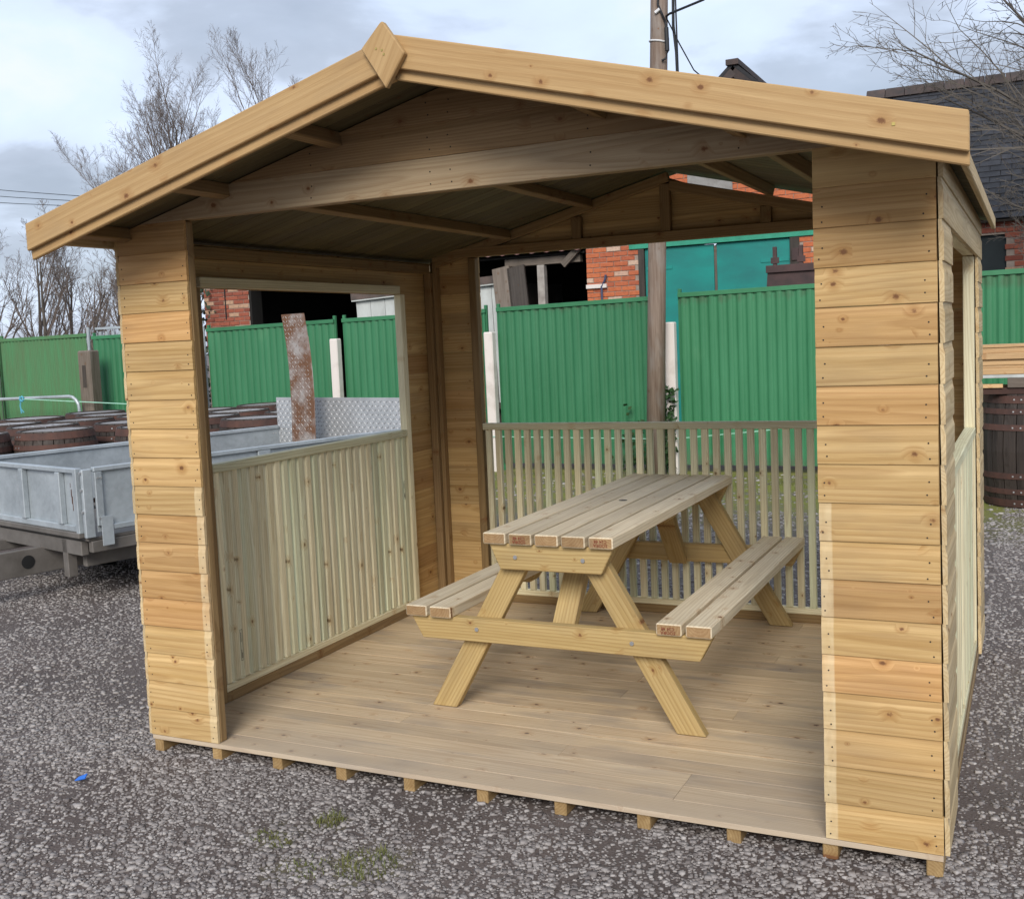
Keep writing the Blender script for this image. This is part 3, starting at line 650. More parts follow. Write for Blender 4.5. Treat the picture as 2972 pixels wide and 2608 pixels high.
# ================================================================== PICNIC TABLE
tb = thing('picnic_table', 'wooden A-frame picnic table with attached benches standing on the shelter floor', 'table', (1.507, 1.505, 0.0))
TX = 1.512; Yf, Yb = 0.60, 2.41; YM = 1.505
E_ = 0.002   # clearance of the legs above the uneven floor boards
def plank(nm, x0, x1, z0, z1, parent=tb): return bx(nm, x0, x1, Yf + random.uniform(-.004, .004), Yb + random.uniform(-.004, .004), z0, z1, 'ttop', parent, 0.004, axis=1, endmat='tend')
TP = []
for i in range(5):
    x0 = 1.231 + i * 0.1137; TP.append((x0, plank('table_plank', x0, x0 + 0.098, 0.717, 0.762)))
SP = []
for x0 in (0.856, 0.970, 1.941, 2.056): SP.append((x0, plank('bench_plank', x0, x0 + 0.098, 0.4005, 0.4455)))
for fr in (0, 1):
    def Y(y): return y if fr == 0 else 2 * YM - y
    def yr(a, b): return sorted((Y(a), Y(b)))
    a, b = yr(0.625, 0.6695)
    prism('bench_bearer', [(0.866, 0.4000), (2.152, 0.4000), (2.100, 0.305), (0.918, 0.305)], 1, a, b, 'table', tb)
    prism('top_bearer', [(1.246, 0.7165), (1.776, 0.7165), (1.722, 0.612), (1.292, 0.612)], 1, a, b, 'table', tb)
    a, b = yr(0.670, 0.7145)
    for s_ in (-1, 1):
        f = lambda x: TX + s_ * (TX - x)
        prism('leg', [(f(0.921), E_), (f(1.334), 0.7165), (f(1.448), 0.7165), (f(1.035), E_)], 1, a, b, 'table', tb, grain=(f(1.334) - f(0.921), 0, 0.7165))
    # diagonal brace
    p0, p1 = Vector((TX, Y(0.716), 0.335)), Vector((TX, Y(0.985), 0.690)); 
    prism('diagonal_brace', [(Y(0.7155), 0.300), (Y(0.7155), 0.365), (Y(0.985), 0.7165), (Y(1.06), 0.7165)], 0, TX - 0.048, TX + 0.048, 'table', tb, grain=(0, Y(1.0) - Y(0.7155), 0.40))
    for (x, z) in ((1.174, 0.358), (1.838, 0.355), (1.362, 0.664), (1.650, 0.664)):
        yb_ = Y(0.6248); 
        v, f_ = tube([(x, yb_, z), (x, yb_ + (-0.006 if fr == 0 else 0.006), z)], 0.0085, 10); raw('bolt', v, f_, 'bolt', tb, (x, yb_, z), fix=True)
prism('middle_batten', [(1.25, 0.7165), (1.770, 0.7165), (1.720, 0.672), (1.300, 0.672)], 1, YM - 0.048, YM + 0.048, 'table', tb)
for (a, b) in ((0.862, 1.062), (1.947, 2.148)): prism('bench_batten', [(a, 0.4), (b, 0.4), (b - 0.03, 0.358), (a + 0.03, 0.358)], 1, YM - 0.048, YM + 0.048, 'table', tb)
v, f_ = tube([(1.5065, 1.493, 0.7621), (1.5065, 1.493, 0.7626)], 0.020, 16); raw('parasol_hole', v, f_, 'nail', tb, (1.5065, 1.493, 0.762), fix=True)
# red grade lettering on plank ends
def text(body, size, mat, parent, m):
    cu = bpy.data.curves.new('lettering', 'FONT'); cu.body = body; cu.size = size; cu.align_x = 'CENTER'; cu.align_y = 'CENTER'; cu.space_line = 0.85
    cu.resolution_u = 2; cu.extrude = 0.0002
    tmp = bpy.data.objects.new('lettering_tmp', cu); COL.objects.link(tmp); dg = bpy.context.evaluated_depsgraph_get()
    me = bpy.data.meshes.new_from_object(tmp.evaluated_get(dg)); bpy.data.objects.remove(tmp); me.materials.clear(); me.materials.append(M[mat])
    return link(bpy.data.objects.new('lettering', me), parent, m)
for (x, z, par) in ((1.231 + 4 * .1137 + .049, 0.7395, TP[4][1]), (1.231 + .1137 + .049, 0.7395, TP[1][1]), (1.941 + .049, 0.423, SP[2][1])):
    text('SÖDRA\nC24 48', 0.0175, 'ink', par, frame_m(Vector((x, Yf - 0.0055, z)), (-1, 0, 0), (0, 0, -1)))

# ================================================================== FENCE
FY = 8.69
fence = thing('green_fence', 'long green corrugated metal fence with white concrete posts across the back of the yard', 'fence', (-2.0, FY, G))
def sheet(x0, x1, zt0, zt1, mat='green', pitch=0.106, amp=0.017, y=FY):
    n = max(4, int((x1 - x0) / pitch * 8)); V, F_ = [], []
    prof = [0, 0.35, 0.9, 1.0, 1.0, 0.9, 0.35, 0.0]
    cx, cz = (x0 + x1) / 2, 0.93
    for i in range(n + 1):
        x = x0 + (x1 - x0) * i / n; p = prof[i % 8] * amp + 0.004 * math.sin(x * 2.9 + x0) + 0.0025 * math.sin(x * 11.3); zt = zt0 + (zt1 - zt0) * i / n
        V += [(x, y - p, G + 0.09), (x, y - p, zt)]
    m = len(V)
    F_ = [[2 * i, 2 * i + 2, 2 * i + 3, 2 * i + 1] for i in range(n)]
    o = raw('metal_sheet', V, F_, mat, fence, (cx, y, cz), smooth=False)
    so = o.modifiers.new('thick', 'SOLIDIFY'); so.thickness = 0.003; so.offset = 1
    stick('top_rail', (x0 - 0.01, y - 0.012, zt0 + 0.014), (x1 + 0.01, y - 0.012, zt1 + 0.014), 0.050, 0.040, (0, 0, 1), mat, fence, 0.003)
    stick('bottom_rail', (x0, y + 0.02, G + 0.30), (x1, y + 0.02, G + 0.30), 0.05, 0.03, (0, 0, 1), mat, fence, 0.003)
    for x, zt in ((x0, zt0), (x1, zt1)):
        bx('panel_upright', x - 0.018, x + 0.018, y + 0.006, y + 0.046, G - 0.02, zt + 0.085, mat, fence)
panels = [(-11.25, -9.42, 1.835, 1.845, 'green_old', 0.075), (-9.30, -7.33, 1.80, 1.81, 'green', 0.106), (-7.13, -5.02, 1.82, 1.845, 'green', 0.106), (-4.87, -2.80, 1.845, 1.865, 'green', 0.106), (-2.63, -0.57, 1.87, 1.90, 'green', 0.106),
          (-0.36, 1.74, 1.915, 1.935, 'green', 0.106), (1.92, 4.00, 1.945, 1.96, 'green', 0.106), (4.15, 6.2, 1.96, 1.97, 'green', 0.106), (-13.3, -11.32, 1.83, 1.835, 'green_old', 0.075)]
for p in panels: sheet(p[0], p[1], p[2], p[3], p[4], p[5])
for x in (-7.225, -4.945, -2.705, -0.445, 1.83, 4.075):
    t = random.uniform(-0.006, 0.012)
    stick('concrete_post', (x + t, FY - 0.10, G - 0.02), (x, FY - 0.10, 1.63 + random.uniform(-.01, .015)), 0.118, 0.11, (1, 0, 0), 'conc', fence, 0.012)
bx('galvanised_rail', -9.36, -7.3, FY + 0.10, FY + 0.14, 1.93, 1.965, 'galv', fence)
for i in range(16): bx('palisade_pale', -9.30 + i * 0.13, -9.245 + i * 0.13, FY + 0.105, FY + 0.13, 0.2, 1.90, 'galv', fence)
tubeo('galvanised_upright', [(-9.36, FY - 0.03, G), (-9.36, FY - 0.03, 1.97)], 0.024, 'galv', fence)
# old post, leaning pole, gate
op = stick('gate_post', (-9.03, 8.33, G), (-9.04, 8.33, 1.63), 0.24, 0.20, (1, 0, 0), 'oldwood', None, 0.02); tag(op, 'old weathered timber gate post with a slot near the top', 'post')
bx('slot_recess', -9.075, -9.005, 8.226, 8.2305, 1.10, 1.42, 'darkwood', op)
lp = tubeo('leaning_pole', [(-11.05, 8.42, G), (-11.18, 8.44, 0.9), (-11.33, 8.46, 2.05)], 0.045, 'oldwood', None, 8); tag(lp, 'thin rusty pole leaning against the faded green fence panel', 'pole')
gate = thing('metal_gate', 'galvanised tubular field gate tied with blue rope in front of the fence', 'gate', (-10.4, 8.1, G))
zg = 0.955
gp = [(-12.2, 8.12, zg - 0.01), (-9.25, 8.12, zg + 0.03)] + [(-9.25 + 0.18 * math.sin(a), 8.12, zg + 0.03 - 0.18 * (1 - math.cos(a))) for a in (0.4, 0.8, 1.2, 1.57)] + [(-9.07, 8.12, 0.02)]
tubeo('gate_frame', gp, 0.024, 'galv', gate)
for z in (0.12, 0.33, 0.55): tubeo('gate_bar', [(-12.2, 8.12, z), (-9.08, 8.12, z)], 0.015, 'galv', gate)
kx = -10.17
A = Acc()
for i in range(7):
    a = i * 0.9; A.add(*tube([(kx + 0.035 * math.cos(a), 8.085, zg + .012 + 0.03 * math.sin(a)), (kx + 0.05 * math.cos(a + 1.4), 8.075, zg + .012 + 0.04 * math.sin(a + 1.4)), (kx + 0.03 * math.cos(a + 2.6), 8.09, zg + .012 + 0.03 * math.sin(a + 2.6))], 0.011, 5))
A.add(*tube([(kx - 0.03, 8.09, zg), (kx - 0.045, 8.085, zg - 0.09), (kx - 0.03, 8.085, zg - 0.20)], 0.011, 5)); A.add(*tube([(kx - 0.03, 8.085, zg - 0.14), (kx + 0.02, 8.085, zg - 0.19)], 0.007, 5))
tag(A.out('rope_knot', 'bluerope', None, (kx, 8.09, zg)), 'blue rope knotted round the top bar of the metal gate', 'rope')
st_ = tubeo('string_line', [(kx, 8.085, zg + .01), (-8.2, 8.2, 0.855), (-7.25, 8.52, 0.80)], 0.007, 'rope', None, 5); tag(st_, 'pale green string running from the gate to a white concrete post', 'string')
st_ = tubeo('string_line', [(-2.72, 8.52, 0.36), (-0.45, 8.50, 0.33), (0.6, 8.52, 0.42), (1.83, 8.515, 0.60)], 0.005, 'rope', None, 5); tag(st_, 'thin pale string stretched between concrete posts low along the green fence', 'string')

# ================================================================== UTILITY POLE
up = thing('utility_pole', 'tall round timber utility pole standing in front of the green fence', 'pole', (-0.545, 8.35, G))
v, f_ = tube([(-0.595, 8.35, G - 0.05), (-0.507, 8.35, 2.0), (-0.400, 8.35, 4.5), (-0.31, 8.35, 6.6)], 0.104, 18, 0.090)
# grain along X: local frame with X up
m = frame_m(Vector((-0.545, 8.35, G)), (0, 0, 1), (1, 0, 0)); mi = m.inverted()
me = mesh('pole_shaft', [mi @ q for q in v], f_, M['pole'], True); fixn(me); link(bpy.data.objects.new('pole_shaft', me), up, m)
tubeo('down_cable', [(-0.245, 8.40, 6.6), (-0.235, 8.40, 5.2), (-0.245, 8.40, 4.78), (-0.220, 8.40, 4.5), (-0.215, 8.40, 4.1), (-0.465, 8.46, 3.4), (-0.525, 8.475, 2.6), (-0.545, 8.475, G)], 0.016, 'cable', up, 6)
tubeo('down_cable', [(-0.220, 8.41, 6.6), (-0.215, 8.41, 5.0), (-0.210, 8.41, 4.3), (-0.205, 8.41, 4.05), (-0.485, 8.46, 3.3), (-0.505, 8.475, 2.6), (-0.515, 8.475, G)], 0.009, 'cable', up, 6)
tubeo('service_cable', [(-0.29, 8.30, 4.86), (-0.24, 8.26, 4.87), (0.23, 7.90, 4.845), (3.5, 5.2, 5.7)], 0.013, 'cable', up, 6)
tubeo('stay_wire', [(-0.29, 8.30, 4.85), (-0.20, 8.45, 4.60), (-0.09, 8.60, 4.335), (0.9, 10.3, 3.3), (2.1, 12.38, 2.75)], 0.007, 'cable', up, 6)
tubeo('cable_loop', [(-0.34, 8.25, 5.4), (-0.36, 8.245, 4.98), (-0.32, 8.25, 4.88), (-0.295, 8.28, 4.80), (-0.27, 8.28, 4.62), (-0.275, 8.28, 4.50), (-0.30, 8.27, 4.42), (-0.34, 8.26, 4.40)], 0.012, 'cable', up, 6)
tubeo('splice_case', [(-0.285, 8.28, 4.74), (-0.282, 8.28, 4.50)], 0.024, 'cable', up, 8)
tubeo('white_clamp', [(-0.39, 8.24, 4.90), (-0.34, 8.24, 4.93)], 0.018, 'white', up, 6)
ring = [(-0.395 + 0.100 * math.cos(a), 8.35 + 0.100 * math.sin(a), 4.62 - 0.02 * math.cos(a)) for a in np.linspace(0, 2 * math.pi, 21)]
tubeo('white_band', ring, 0.009, 'white', up, 6)
# ivy at the foot
def leaves(name, pts, size, mat, parent, origin):
    A = Acc()
    for p in pts:
        q = Quaternion((random.gauss(0, 1), random.gauss(0, 1), random.gauss(0, 1), random.gauss(0, 1))).normalized(); s_ = size * random.uniform(0.6, 1.3)
        A.add([Vector(p) + q @ Vector(w) * s_ for w in ((0, -0.5, 0), (0.45, -0.05, 0.08), (0, 0.6, 0), (-0.45, -0.05, 0.08))], [[0, 1, 2], [0, 2, 3]])
    return A.out(name, mat, parent, origin)
ivy = thing('ivy', 'dark ivy climbing between the timber pole and the concrete post', 'ivy', (-0.5, 8.45, G))
leaves('ivy_leaves', [(random.gauss(-0.51, 0.05), random.uniform(8.42, 8.5), random.uniform(0.0, 0.93)) for _ in range(260)] + [(random.gauss(-0.9, 0.10), random.uniform(8.52, 8.6), random.uniform(-0.05, 0.5) * random.random() * 1.6) for _ in range(120)] + [(random.gauss(-0.42, 0.035), 8.475, random.uniform(0.1, 0.9)) for _ in range(60)], 0.06, 'ivy', ivy, (-0.5, 8.45, G))
tubeo('ivy_stem', [(-0.52, 8.5, G), (-0.50, 8.47, 0.4), (-0.52, 8.46, 0.85)], 0.012, 'bark', ivy, 5)

# ================================================================== BARRELS
def barrel_parts(H, Rm, Rh, parent, staves, origin=Vector((0, 0, 0)), mw=None):
    def rad(z): t = (z / H - 0.5) * 2; return Rm - (Rm - Rh) * abs(t) ** 2.0
    zs = [0, H * .12, H * .3, H * .5, H * .7, H * .88, H]; NS = 24
    def ringv(r, z, n, a0=0.0): return [Vector((r * math.cos(a0 + 2 * math.pi * i / n), r * math.sin(a0 + 2 * math.pi * i / n), z)) for i in range(n)]
    def put(name, V, F_, mat, smooth=False, frame=None):
        if frame is None: me = mesh(name, V, F_, M[mat], smooth); fixn(me); o_ = bpy.data.objects.new(name, me); return link(o_, parent, mw.copy())
        fi = frame.inverted(); me = mesh(name, [fi @ q for q in V], F_, M[mat], smooth); fixn(me); return link(bpy.data.objects.new(name, me), parent, mw @ frame)
    def stave(k):
        V, F_ = [], []; g = 0.004
        a0 = 2 * math.pi * k / NS + g / Rm / 1; a1 = 2 * math.pi * (k + 1) / NS - g / Rm
        for z in zs:
            for a in (a0, (a0 + a1) / 2, a1):
                r_ = rad(z) - (0.003 if a != (a0 + a1) / 2 else 0); V.append(Vector((r_ * math.cos(a), r_ * math.sin(a), z)))
            for a in (a1, a0): V.append(Vector(((rad(z) - .03) * math.cos(a), (rad(z) - .03) * math.sin(a), z)))
        n = len(zs)
        for i in range(n - 1):
            for j in range(5): F_.append([i * 5 + j, i * 5 + (j + 1) % 5, (i + 1) * 5 + (j + 1) % 5, (i + 1) * 5 + j])
        F_.append([4, 3, 2, 1, 0]); F_.append([(n - 1) * 5 + j for j in range(5)]); return V, F_
    up_f = frame_m(Vector((0, 0, H / 2)), (0, 0, 1), (1, 0, 0))
    if staves:
        for k in range(NS):
            a = 2 * math.pi * (k + .5) / NS; V, F_ = stave(k); put('stave', V, F_, 'stave', False, frame_m(Vector((Rm * math.cos(a), Rm * math.sin(a), H / 2)), (0, 0, 1), (-math.sin(a), math.cos(a), 0)))
    else:
        A = Acc(); [A.add(*stave(k)) for k in range(NS)]; put('staves', A.v, A.f, 'stave', False, up_f)
    for z0, z1 in ((0.012, 0.075), (0.12, 0.165), (0.25, 0.30), (H - 0.30, H - 0.25), (H - 0.165, H - 0.12), (H - 0.075, H - 0.012)):
        n = 36; r0, r1 = rad(z0) + 0.0005, rad(z1) + 0.0005; V = ringv(r0 + .004, z0, n) + ringv(r1 + .004, z1, n) + ringv(r1 - .006, z1, n) + ringv(r0 - .006, z0, n)
        F_ = [[j * n + i, j * n + (i + 1) % n, ((j + 1) % 4) * n + (i + 1) % n, ((j + 1) % 4) * n + i] for j in range(4) for i in range(n)]
        h_ = put('hoop', V, F_, 'hoop')
        A = Acc(); a = 0.9
        for a in (-1.9, -1.75): 
            zc = (z0 + z1) / 2; r_ = rad(zc) + 0.004; A.box(r_ * math.cos(a) - .006, r_ * math.cos(a) + .006, r_ * math.sin(a) - .006, r_ * math.sin(a) + .006, zc - .006, zc + .006)
        me = mesh('rivets', A.v, A.f, M['bolt']); ri = link(bpy.data.objects.new('rivets', me), h_, WM[h_.name].copy()); ri['kind'] = 'stuff'
    V = ringv(Rh - .022, H - .010, 32) + ringv(Rh - .022, H - .040, 32); F_ = [list(range(32)), list(range(32, 64))[::-1]] + [[i, i + 32, (i + 1) % 32 + 32, (i + 1) % 32] for i in range(32)]
    put('barrel_head', V, F_, 'bhead')
BL = 'upright brown oak barrel among the crowd of barrels behind the galvanised trailer'
def copy_tree(o, mw, parent=None):
    c_ = o.copy(); COL.objects.link(c_); WM[c_.name] = mw
    if parent is not None: c_.parent = parent; c_.matrix_parent_inverse = Matrix.Identity(4); c_.matrix_basis = WM[parent.name].inverted() @ mw
    else: c_.matrix_basis = mw
    rel = WM[o.name].inverted()
    for ch in [q for q in bpy.data.objects if q.parent == o]: copy_tree(ch, mw @ rel @ WM[ch.name], c_)
    return c_
BH = 0.94
spots = [(-5.10, 4.15), (-5.62, 3.62), (-5.78, 4.62), (-5.02, 5.02), (-6.02, 5.32), (-6.60, 4.85), (-5.55, 5.82), (-6.42, 6.05), (-7.10, 5.62), (-4.25, 4.55), (-4.55, 5.62), (-7.05, 6.50), (-6.25, 6.90), (-5.50, 6.70), (-4.78, 6.42), (-3.72, 5.38), (-3.85, 6.22), (-5.25, 7.48), (-4.40, 7.12)]
b0 = thing('oak_barrel', BL, 'barrel', (spots[0][0], spots[0][1], G), 'barrels behind the trailer'); barrel_parts(BH, 0.395, 0.335, b0, False, mw=WM[b0.name])
for (x, y) in spots[1:]:
    copy_tree(b0, Matrix.Translation((x, y, G)) @ Matrix.Rotation(random.uniform(0, 6.28), 4, 'Z') @ Matrix.Rotation(random.uniform(-.012, .012), 4, 'X'))
b1 = thing('oak_barrel', 'large dark oak barrel carrying the stack of sawn timber', 'barrel', (3.19, 7.05, G)); barrel_parts(0.955, 0.42, 0.36, b1, True, mw=WM[b1.name])
b2 = thing('oak_barrel', 'dark oak barrel at the far end of the timber stack', 'barrel', (4.6, 7.05, G)); barrel_parts(0.955, 0.42, 0.36, b2, False, mw=WM[b2.name])
# timber stack : rests on the two barrels
GR = 'planks stacked on the barrels'
z = G + 0.9555
def tl(nm, x0, x1, y0, y1, z0, z1, mat, label, group=None): return tag(bx(nm, x0, x1, y0, y1, z0, z1, mat, None, 0.003, axis=0), label, 'timber', group)
tl('timber_bearer', 2.76, 5.1, 6.72, 6.81, z, z + 0.055, 'hoop', 'rusty brown bearer lying on top of the dark barrels')
tl('timber_bearer', 2.95, 5.1, 7.15, 7.25, z, z + 0.055, 'stack1', 'tan timber bearer lying on the dark barrels behind the rusty one')
tl('timber_beam', 3.02, 5.0, 6.70, 6.80, z + 0.0555, z + 0.135, 'oldwood', 'dark weathered beam on the rusty bearer under the planks')
tl('timber_block', 2.72, 2.985, 6.70, 6.80, z + 0.0555, z + 0.085, 'stack1', 'short tan timber block beside the dark weathered beam')
sl_ = tl('stone_slab', 2.70, 5.0, 6.74, 7.3, z + 0.1355, z + 0.165, 'whitepanel', 'thin pale slab between the dark beam and the sawn planks')
zz0 = z + 0.1655
for i, (h, dy, x0) in enumerate(((0.052, 0.0, 2.74), (0.024, 0.012, 2.72), (0.050, 0.006, 2.70), (0.052, -0.02, 2.73), (0.046, 0.0, 2.71), (0.022, -0.012, 2.70))):
    for j, yy in enumerate((6.735, 6.93)):
        tl('sawn_plank', x0 + random.uniform(-.02, .02), 5.2, yy + dy, yy + dy + 0.175, zz0 + 0.0004, zz0 + h, 'stack1', ['bottom sawn plank of the timber stack resting on the pale slab', 'thin dark-edged sawn plank second from the bottom of the timber stack', 'sawn plank third from the bottom of the timber stack on the barrels', 'wide overhanging sawn plank third from the top of the timber stack', 'sawn plank just below the top one of the timber stack', 'thin top plank of the sawn timber stack on the barrels'][i] if j == 0 else ['bottom', 'second', 'third', 'fourth', 'fifth', 'topmost'][i] + ' plank of the rear row of the timber stack, counted upwards', GR)
    zz0 += h

# ================================================================== TRAILER
uu = Vector((0.262, 0.965, 0)).normalized(); nn = Vector((-uu.y, uu.x, 0)); C0 = Vector((-2.19, 1.79, 0))
TW, TLN, ZT, ZB = 1.68, 2.75, 0.83, 0.41
tr = thing('flatbed_trailer', 'galvanised steel dropside trailer parked beside the shelter', 'trailer', tuple((C0 + uu * 1.3 + nn * 0.9)[:2]) + (G,))
def TPt(a, n_, z): return C0 + uu * a + nn * n_ + Vector((0, 0, z))
def tbox(name, a0, a1, n0, n1, z0, z1, mat='galv', parent=None, b=0.004, axis=None):
    s = (a1 - a0, n1 - n0, z1 - z0); ax = (uu, nn, Vector((0, 0, 1))); o = sorted(range(3), key=lambda i: -s[i])
    return board(name, TPt((a0 + a1) / 2, (n0 + n1) / 2, (z0 + z1) / 2), ax[o[0]], ax[o[1]], s[o[0]], s[o[1]], s[o[2]], mat, parent or tr, b)
# near side, far side : skin + rails + uprights
for (n0, sgn, tagn) in ((0.0, 1, 'near'), (TW, -1, 'far')):
    i = 1 if n0 == 0 else -1
    sk = tbox('side_panel', 0.06, TLN, min(n0 + i * 0.022, n0 + i * 0.026), max(n0 + i * 0.022, n0 + i * 0.026), ZB, ZT - 0.03)
    tbox('side_top_rail', 0.05, TLN, min(n0, n0 + i * 0.042), max(n0, n0 + i * 0.042), ZT - 0.0295, ZT, parent=sk)
    tbox('side_bottom_rail', 0.16, TLN, min(n0 - i * .0, n0 + i * 0.02), max(n0, n0 + i * 0.02), ZB + 0.005, ZB + 0.04, parent=sk)
    for a in (0.055, 1.32, 2.68):
        tbox('side_upright', a, a + (0.05 if a < 1 else 0.11), min(n0 + i * .001, n0 + i * 0.0215), max(n0 + i * .001, n0 + i * 0.0215), ZB + 0.04, ZT - 0.031, parent=sk)
        for zz1 in (ZB + 0.09, ZT - 0.07):
            for da in (0.015, 0.04): 
                p = TPt(a + da, n0 + i * (0.0005 if n0 == 0 else 0.030), zz1); v, f_ = tube([p, p - nn * i * 0.006], 0.007, 8); raw('side_bolt', v, f_, 'bolt', sk, p, fix=True)
# inner hinge plate on the far side
tbox('hinge_plate', 1.30, 1.43, TW - 0.034, TW - 0.027, ZB + 0.18, ZT - 0.002)
# tail gate (headboard side towards the yard), with ribs
tg = tbox('tailgate', -0.004, 0.0, 0.10, TW - 0.06, ZB, ZT - 0.03)
tbox('tailgate_top_rail', -0.040, 0.004, 0.10, TW - 0.06, ZT - 0.034, ZT - 0.004, parent=tg)
tbox('tailgate_bottom_rail', -0.052, -0.0045, 0.06, TW - 0.06, ZB - 0.030, ZB + 0.004, 'galv_dirty', parent=tg)
tbox('tailgate_toe_rail', -0.030, -0.0045, 0.12, TW - 0.06, ZB + 0.0045, ZB + 0.045, parent=tg)
tbox('tailgate_end_post', -0.046, 0.0, 0.058, 0.0995, ZB - 0.0, ZT - 0.002, parent=tg)
for n0 in (0.285, 0.80, 1.30): tbox('tailgate_rib', -0.044, -0.0045, n0, n0 + 0.055, ZB + 0.0455, ZT - 0.035, parent=tg)
tbox('latch_channel', -0.02, 0.045, 0.02, 0.050, ZB - 0.03, ZT - 0.01, 'galv')
for zz1 in (ZT - 0.03, ZT - 0.14, ZT - 0.28): p = TPt(-0.02, 0.035, zz1); v, f_ = tube([p, p - uu * 0.012], 0.011, 8); raw('latch_pin', v, f_, 'bolt', tr, p, fix=True)
tbox('corner_bracket', 0.075, 0.155, -0.006, -0.0005, ZB - 0.09, ZB + 0.10, 'galv')
A = Acc()
for (da, dz, w_, h_) in ((0.0, 0.0, .010, .05), (0.006, -0.045, .014, .05), (0.010, -0.09, .008, .05), (-0.008, 0.05, .005, .03)):
    m_ = frame_m(TPt(-0.0046, 0.205 - da, 0.66 + dz), nn, (0, 0, 1)); A.obox(m_, w_, h_, 0.0008)
A.out('rust_scar', simple('rust_scar_paint', (0.09, 0.035, 0.02)), tg, TPt(0, 0.2, 0.66))
# bed, sill, chassis
tbox('bed', 0.0, TLN, 0.045, TW - 0.045, ZB - 0.055, ZB - 0.032, 'galv_dirty')
for n0 in (0.03, TW - 0.08): tbox('bed_sill', 0.02, TLN, n0, n0 + 0.05, ZB - 0.13, ZB - 0.056, 'galv_dirty')
tbox('rear_sill', -0.02, 0.03, 0.10, TW - 0.1, ZB - 0.15, ZB - 0.0565, 'galv_dirty')
cb = tbox('chassis_beam', -1.3, 2.5, 0.62, 0.67, 0.10, 0.275, 'galv_dirty'); tbox('chassis_beam', -0.4, 2.5, 1.18, 1.23, 0.20, 0.275, 'galv_dirty'); tbox('side_beam', 0.06, 2.6, 0.20, 0.25, 0.165, 0.278, 'galv_dirty')
p = TPt(-0.13, 0.619, 0.19); v, f_ = tube([p, p - nn * 0.002], 0.045, 18); raw('lightening_hole', v, f_, 'black', cb, p, fix=True)
tbox('prop_leg', -0.02, 0.045, 0.29, 0.355, 0.10, ZB - 0.057, 'galv_dirty')
tubeo('drawbar_pin', [TPt(-0.62, 0.56, 0.23), TPt(-0.62, 0.63, 0.23)], 0.03, 'rust', tr, 12)
for a in (0.55, 1.20, 2.0): tbox('cross_member', a, a + 0.05, 0.08, TW - 0.08, ZB - 0.13, ZB - 0.0565, 'galv_dirty')
# wheels
def wheel(a, n0):
    Rw, wd = 0.235, 0.15; c = TPt(a, n0, G + Rw)
    prof = [(0.13, -wd / 2), (0.20, -wd / 2), (0.225, -wd / 2 + .02), (Rw, -wd / 2 + .04), (Rw, wd / 2 - .04), (0.225, wd / 2 - .02), (0.20, wd / 2), (0.13, wd / 2)]; n = 28
    V, F_ = [], []
    for k in range(n):
        t = 2 * math.pi * k / n
        for (r_, w_) in prof: V.append(c + uu * r_ * math.cos(t) + Vector((0, 0, r_ * math.sin(t))) + nn * w_)
    q = len(prof)
    for k in range(n):
        for j in range(q): F_.append([k * q + j, k * q + (j + 1) % q, ((k + 1) % n) * q + (j + 1) % q, ((k + 1) % n) * q + j])
    w_ = raw('wheel', V, F_, 'black', tr, c, smooth=True, fix=True)
    v, f_ = tube([c - nn * 0.05, c + nn * 0.05], 0.128, 20); raw('rim', v, f_, 'galv_dirty', w_, c, fix=True)
for n0 in (0.36, TW - 0.36):
    for a in (0.80, 1.32): wheel(a, n0)
for a in (0.80, 1.32): tubeo('axle', [TPt(a, 0.37, G + .235), TPt(a, TW - 0.37, G + .235)], 0.03, 'galv_dirty', tr, 8)
# raised ramp of checker plate across the far end
def tread(name, parent, origin, wd, hd, nr, wid, hei, mat, off=0.0018, pitch=0.036, shape=None):
    A = Acc(); i = 0
    nx, nz = int(wid / pitch), int(hei / pitch)
    for a in range(nx):
        for b in range(nz):
            x, z = (a + 0.5) * pitch, (b + 0.5) * pitch; ang = 0.8 if (a + b) % 2 else -0.8
            dx, dz = math.cos(ang) * 0.019, math.sin(ang) * 0.019; px, pz = -math.sin(ang) * 0.0042, math.cos(ang) * 0.0042
            q = [(x - dx, z - dz, 0), (x + px, z + pz, 0), (x + dx, z + dz, 0), (x - px, z - pz, 0), (x, z, 0.0045)]
            if shape: V = [shape(u_ / wid, v_ / hei, w_ + 0.0003) for (u_, v_, w_) in q]
            else: V = [origin + wd * u_ + hd * v_ + nr * (w_ + off) for (u_, v_, w_) in q]
            A.add(V, [[0, 1, 4], [1, 2, 4], [2, 3, 4], [3, 0, 4]])
    o = A.out(name, mat, parent, V[0]); o['kind'] = 'stuff'; fixn(o.data); return o
rp = board('ramp_plate', TPt(TLN + 0.02, TW / 2, 0.735), nn, (0, 0, 1), TW, 0.70, 0.0035, 'alu', tr, 0.001); rp['label'] = 'upright silver checker plate ramp'
tread('raised_tread', rp, TPt(TLN + 0.02, TW, 0.385), -nn, Vector((0, 0, 1)), -uu, TW, 0.70, 'tread')
for n0 in (0.02, 0.6, 1.2, TW - 0.06): tbox('ramp_rib', TLN + 0.0225, TLN + 0.055, n0, n0 + 0.04, 0.38, 1.07, 'galv_dirty')
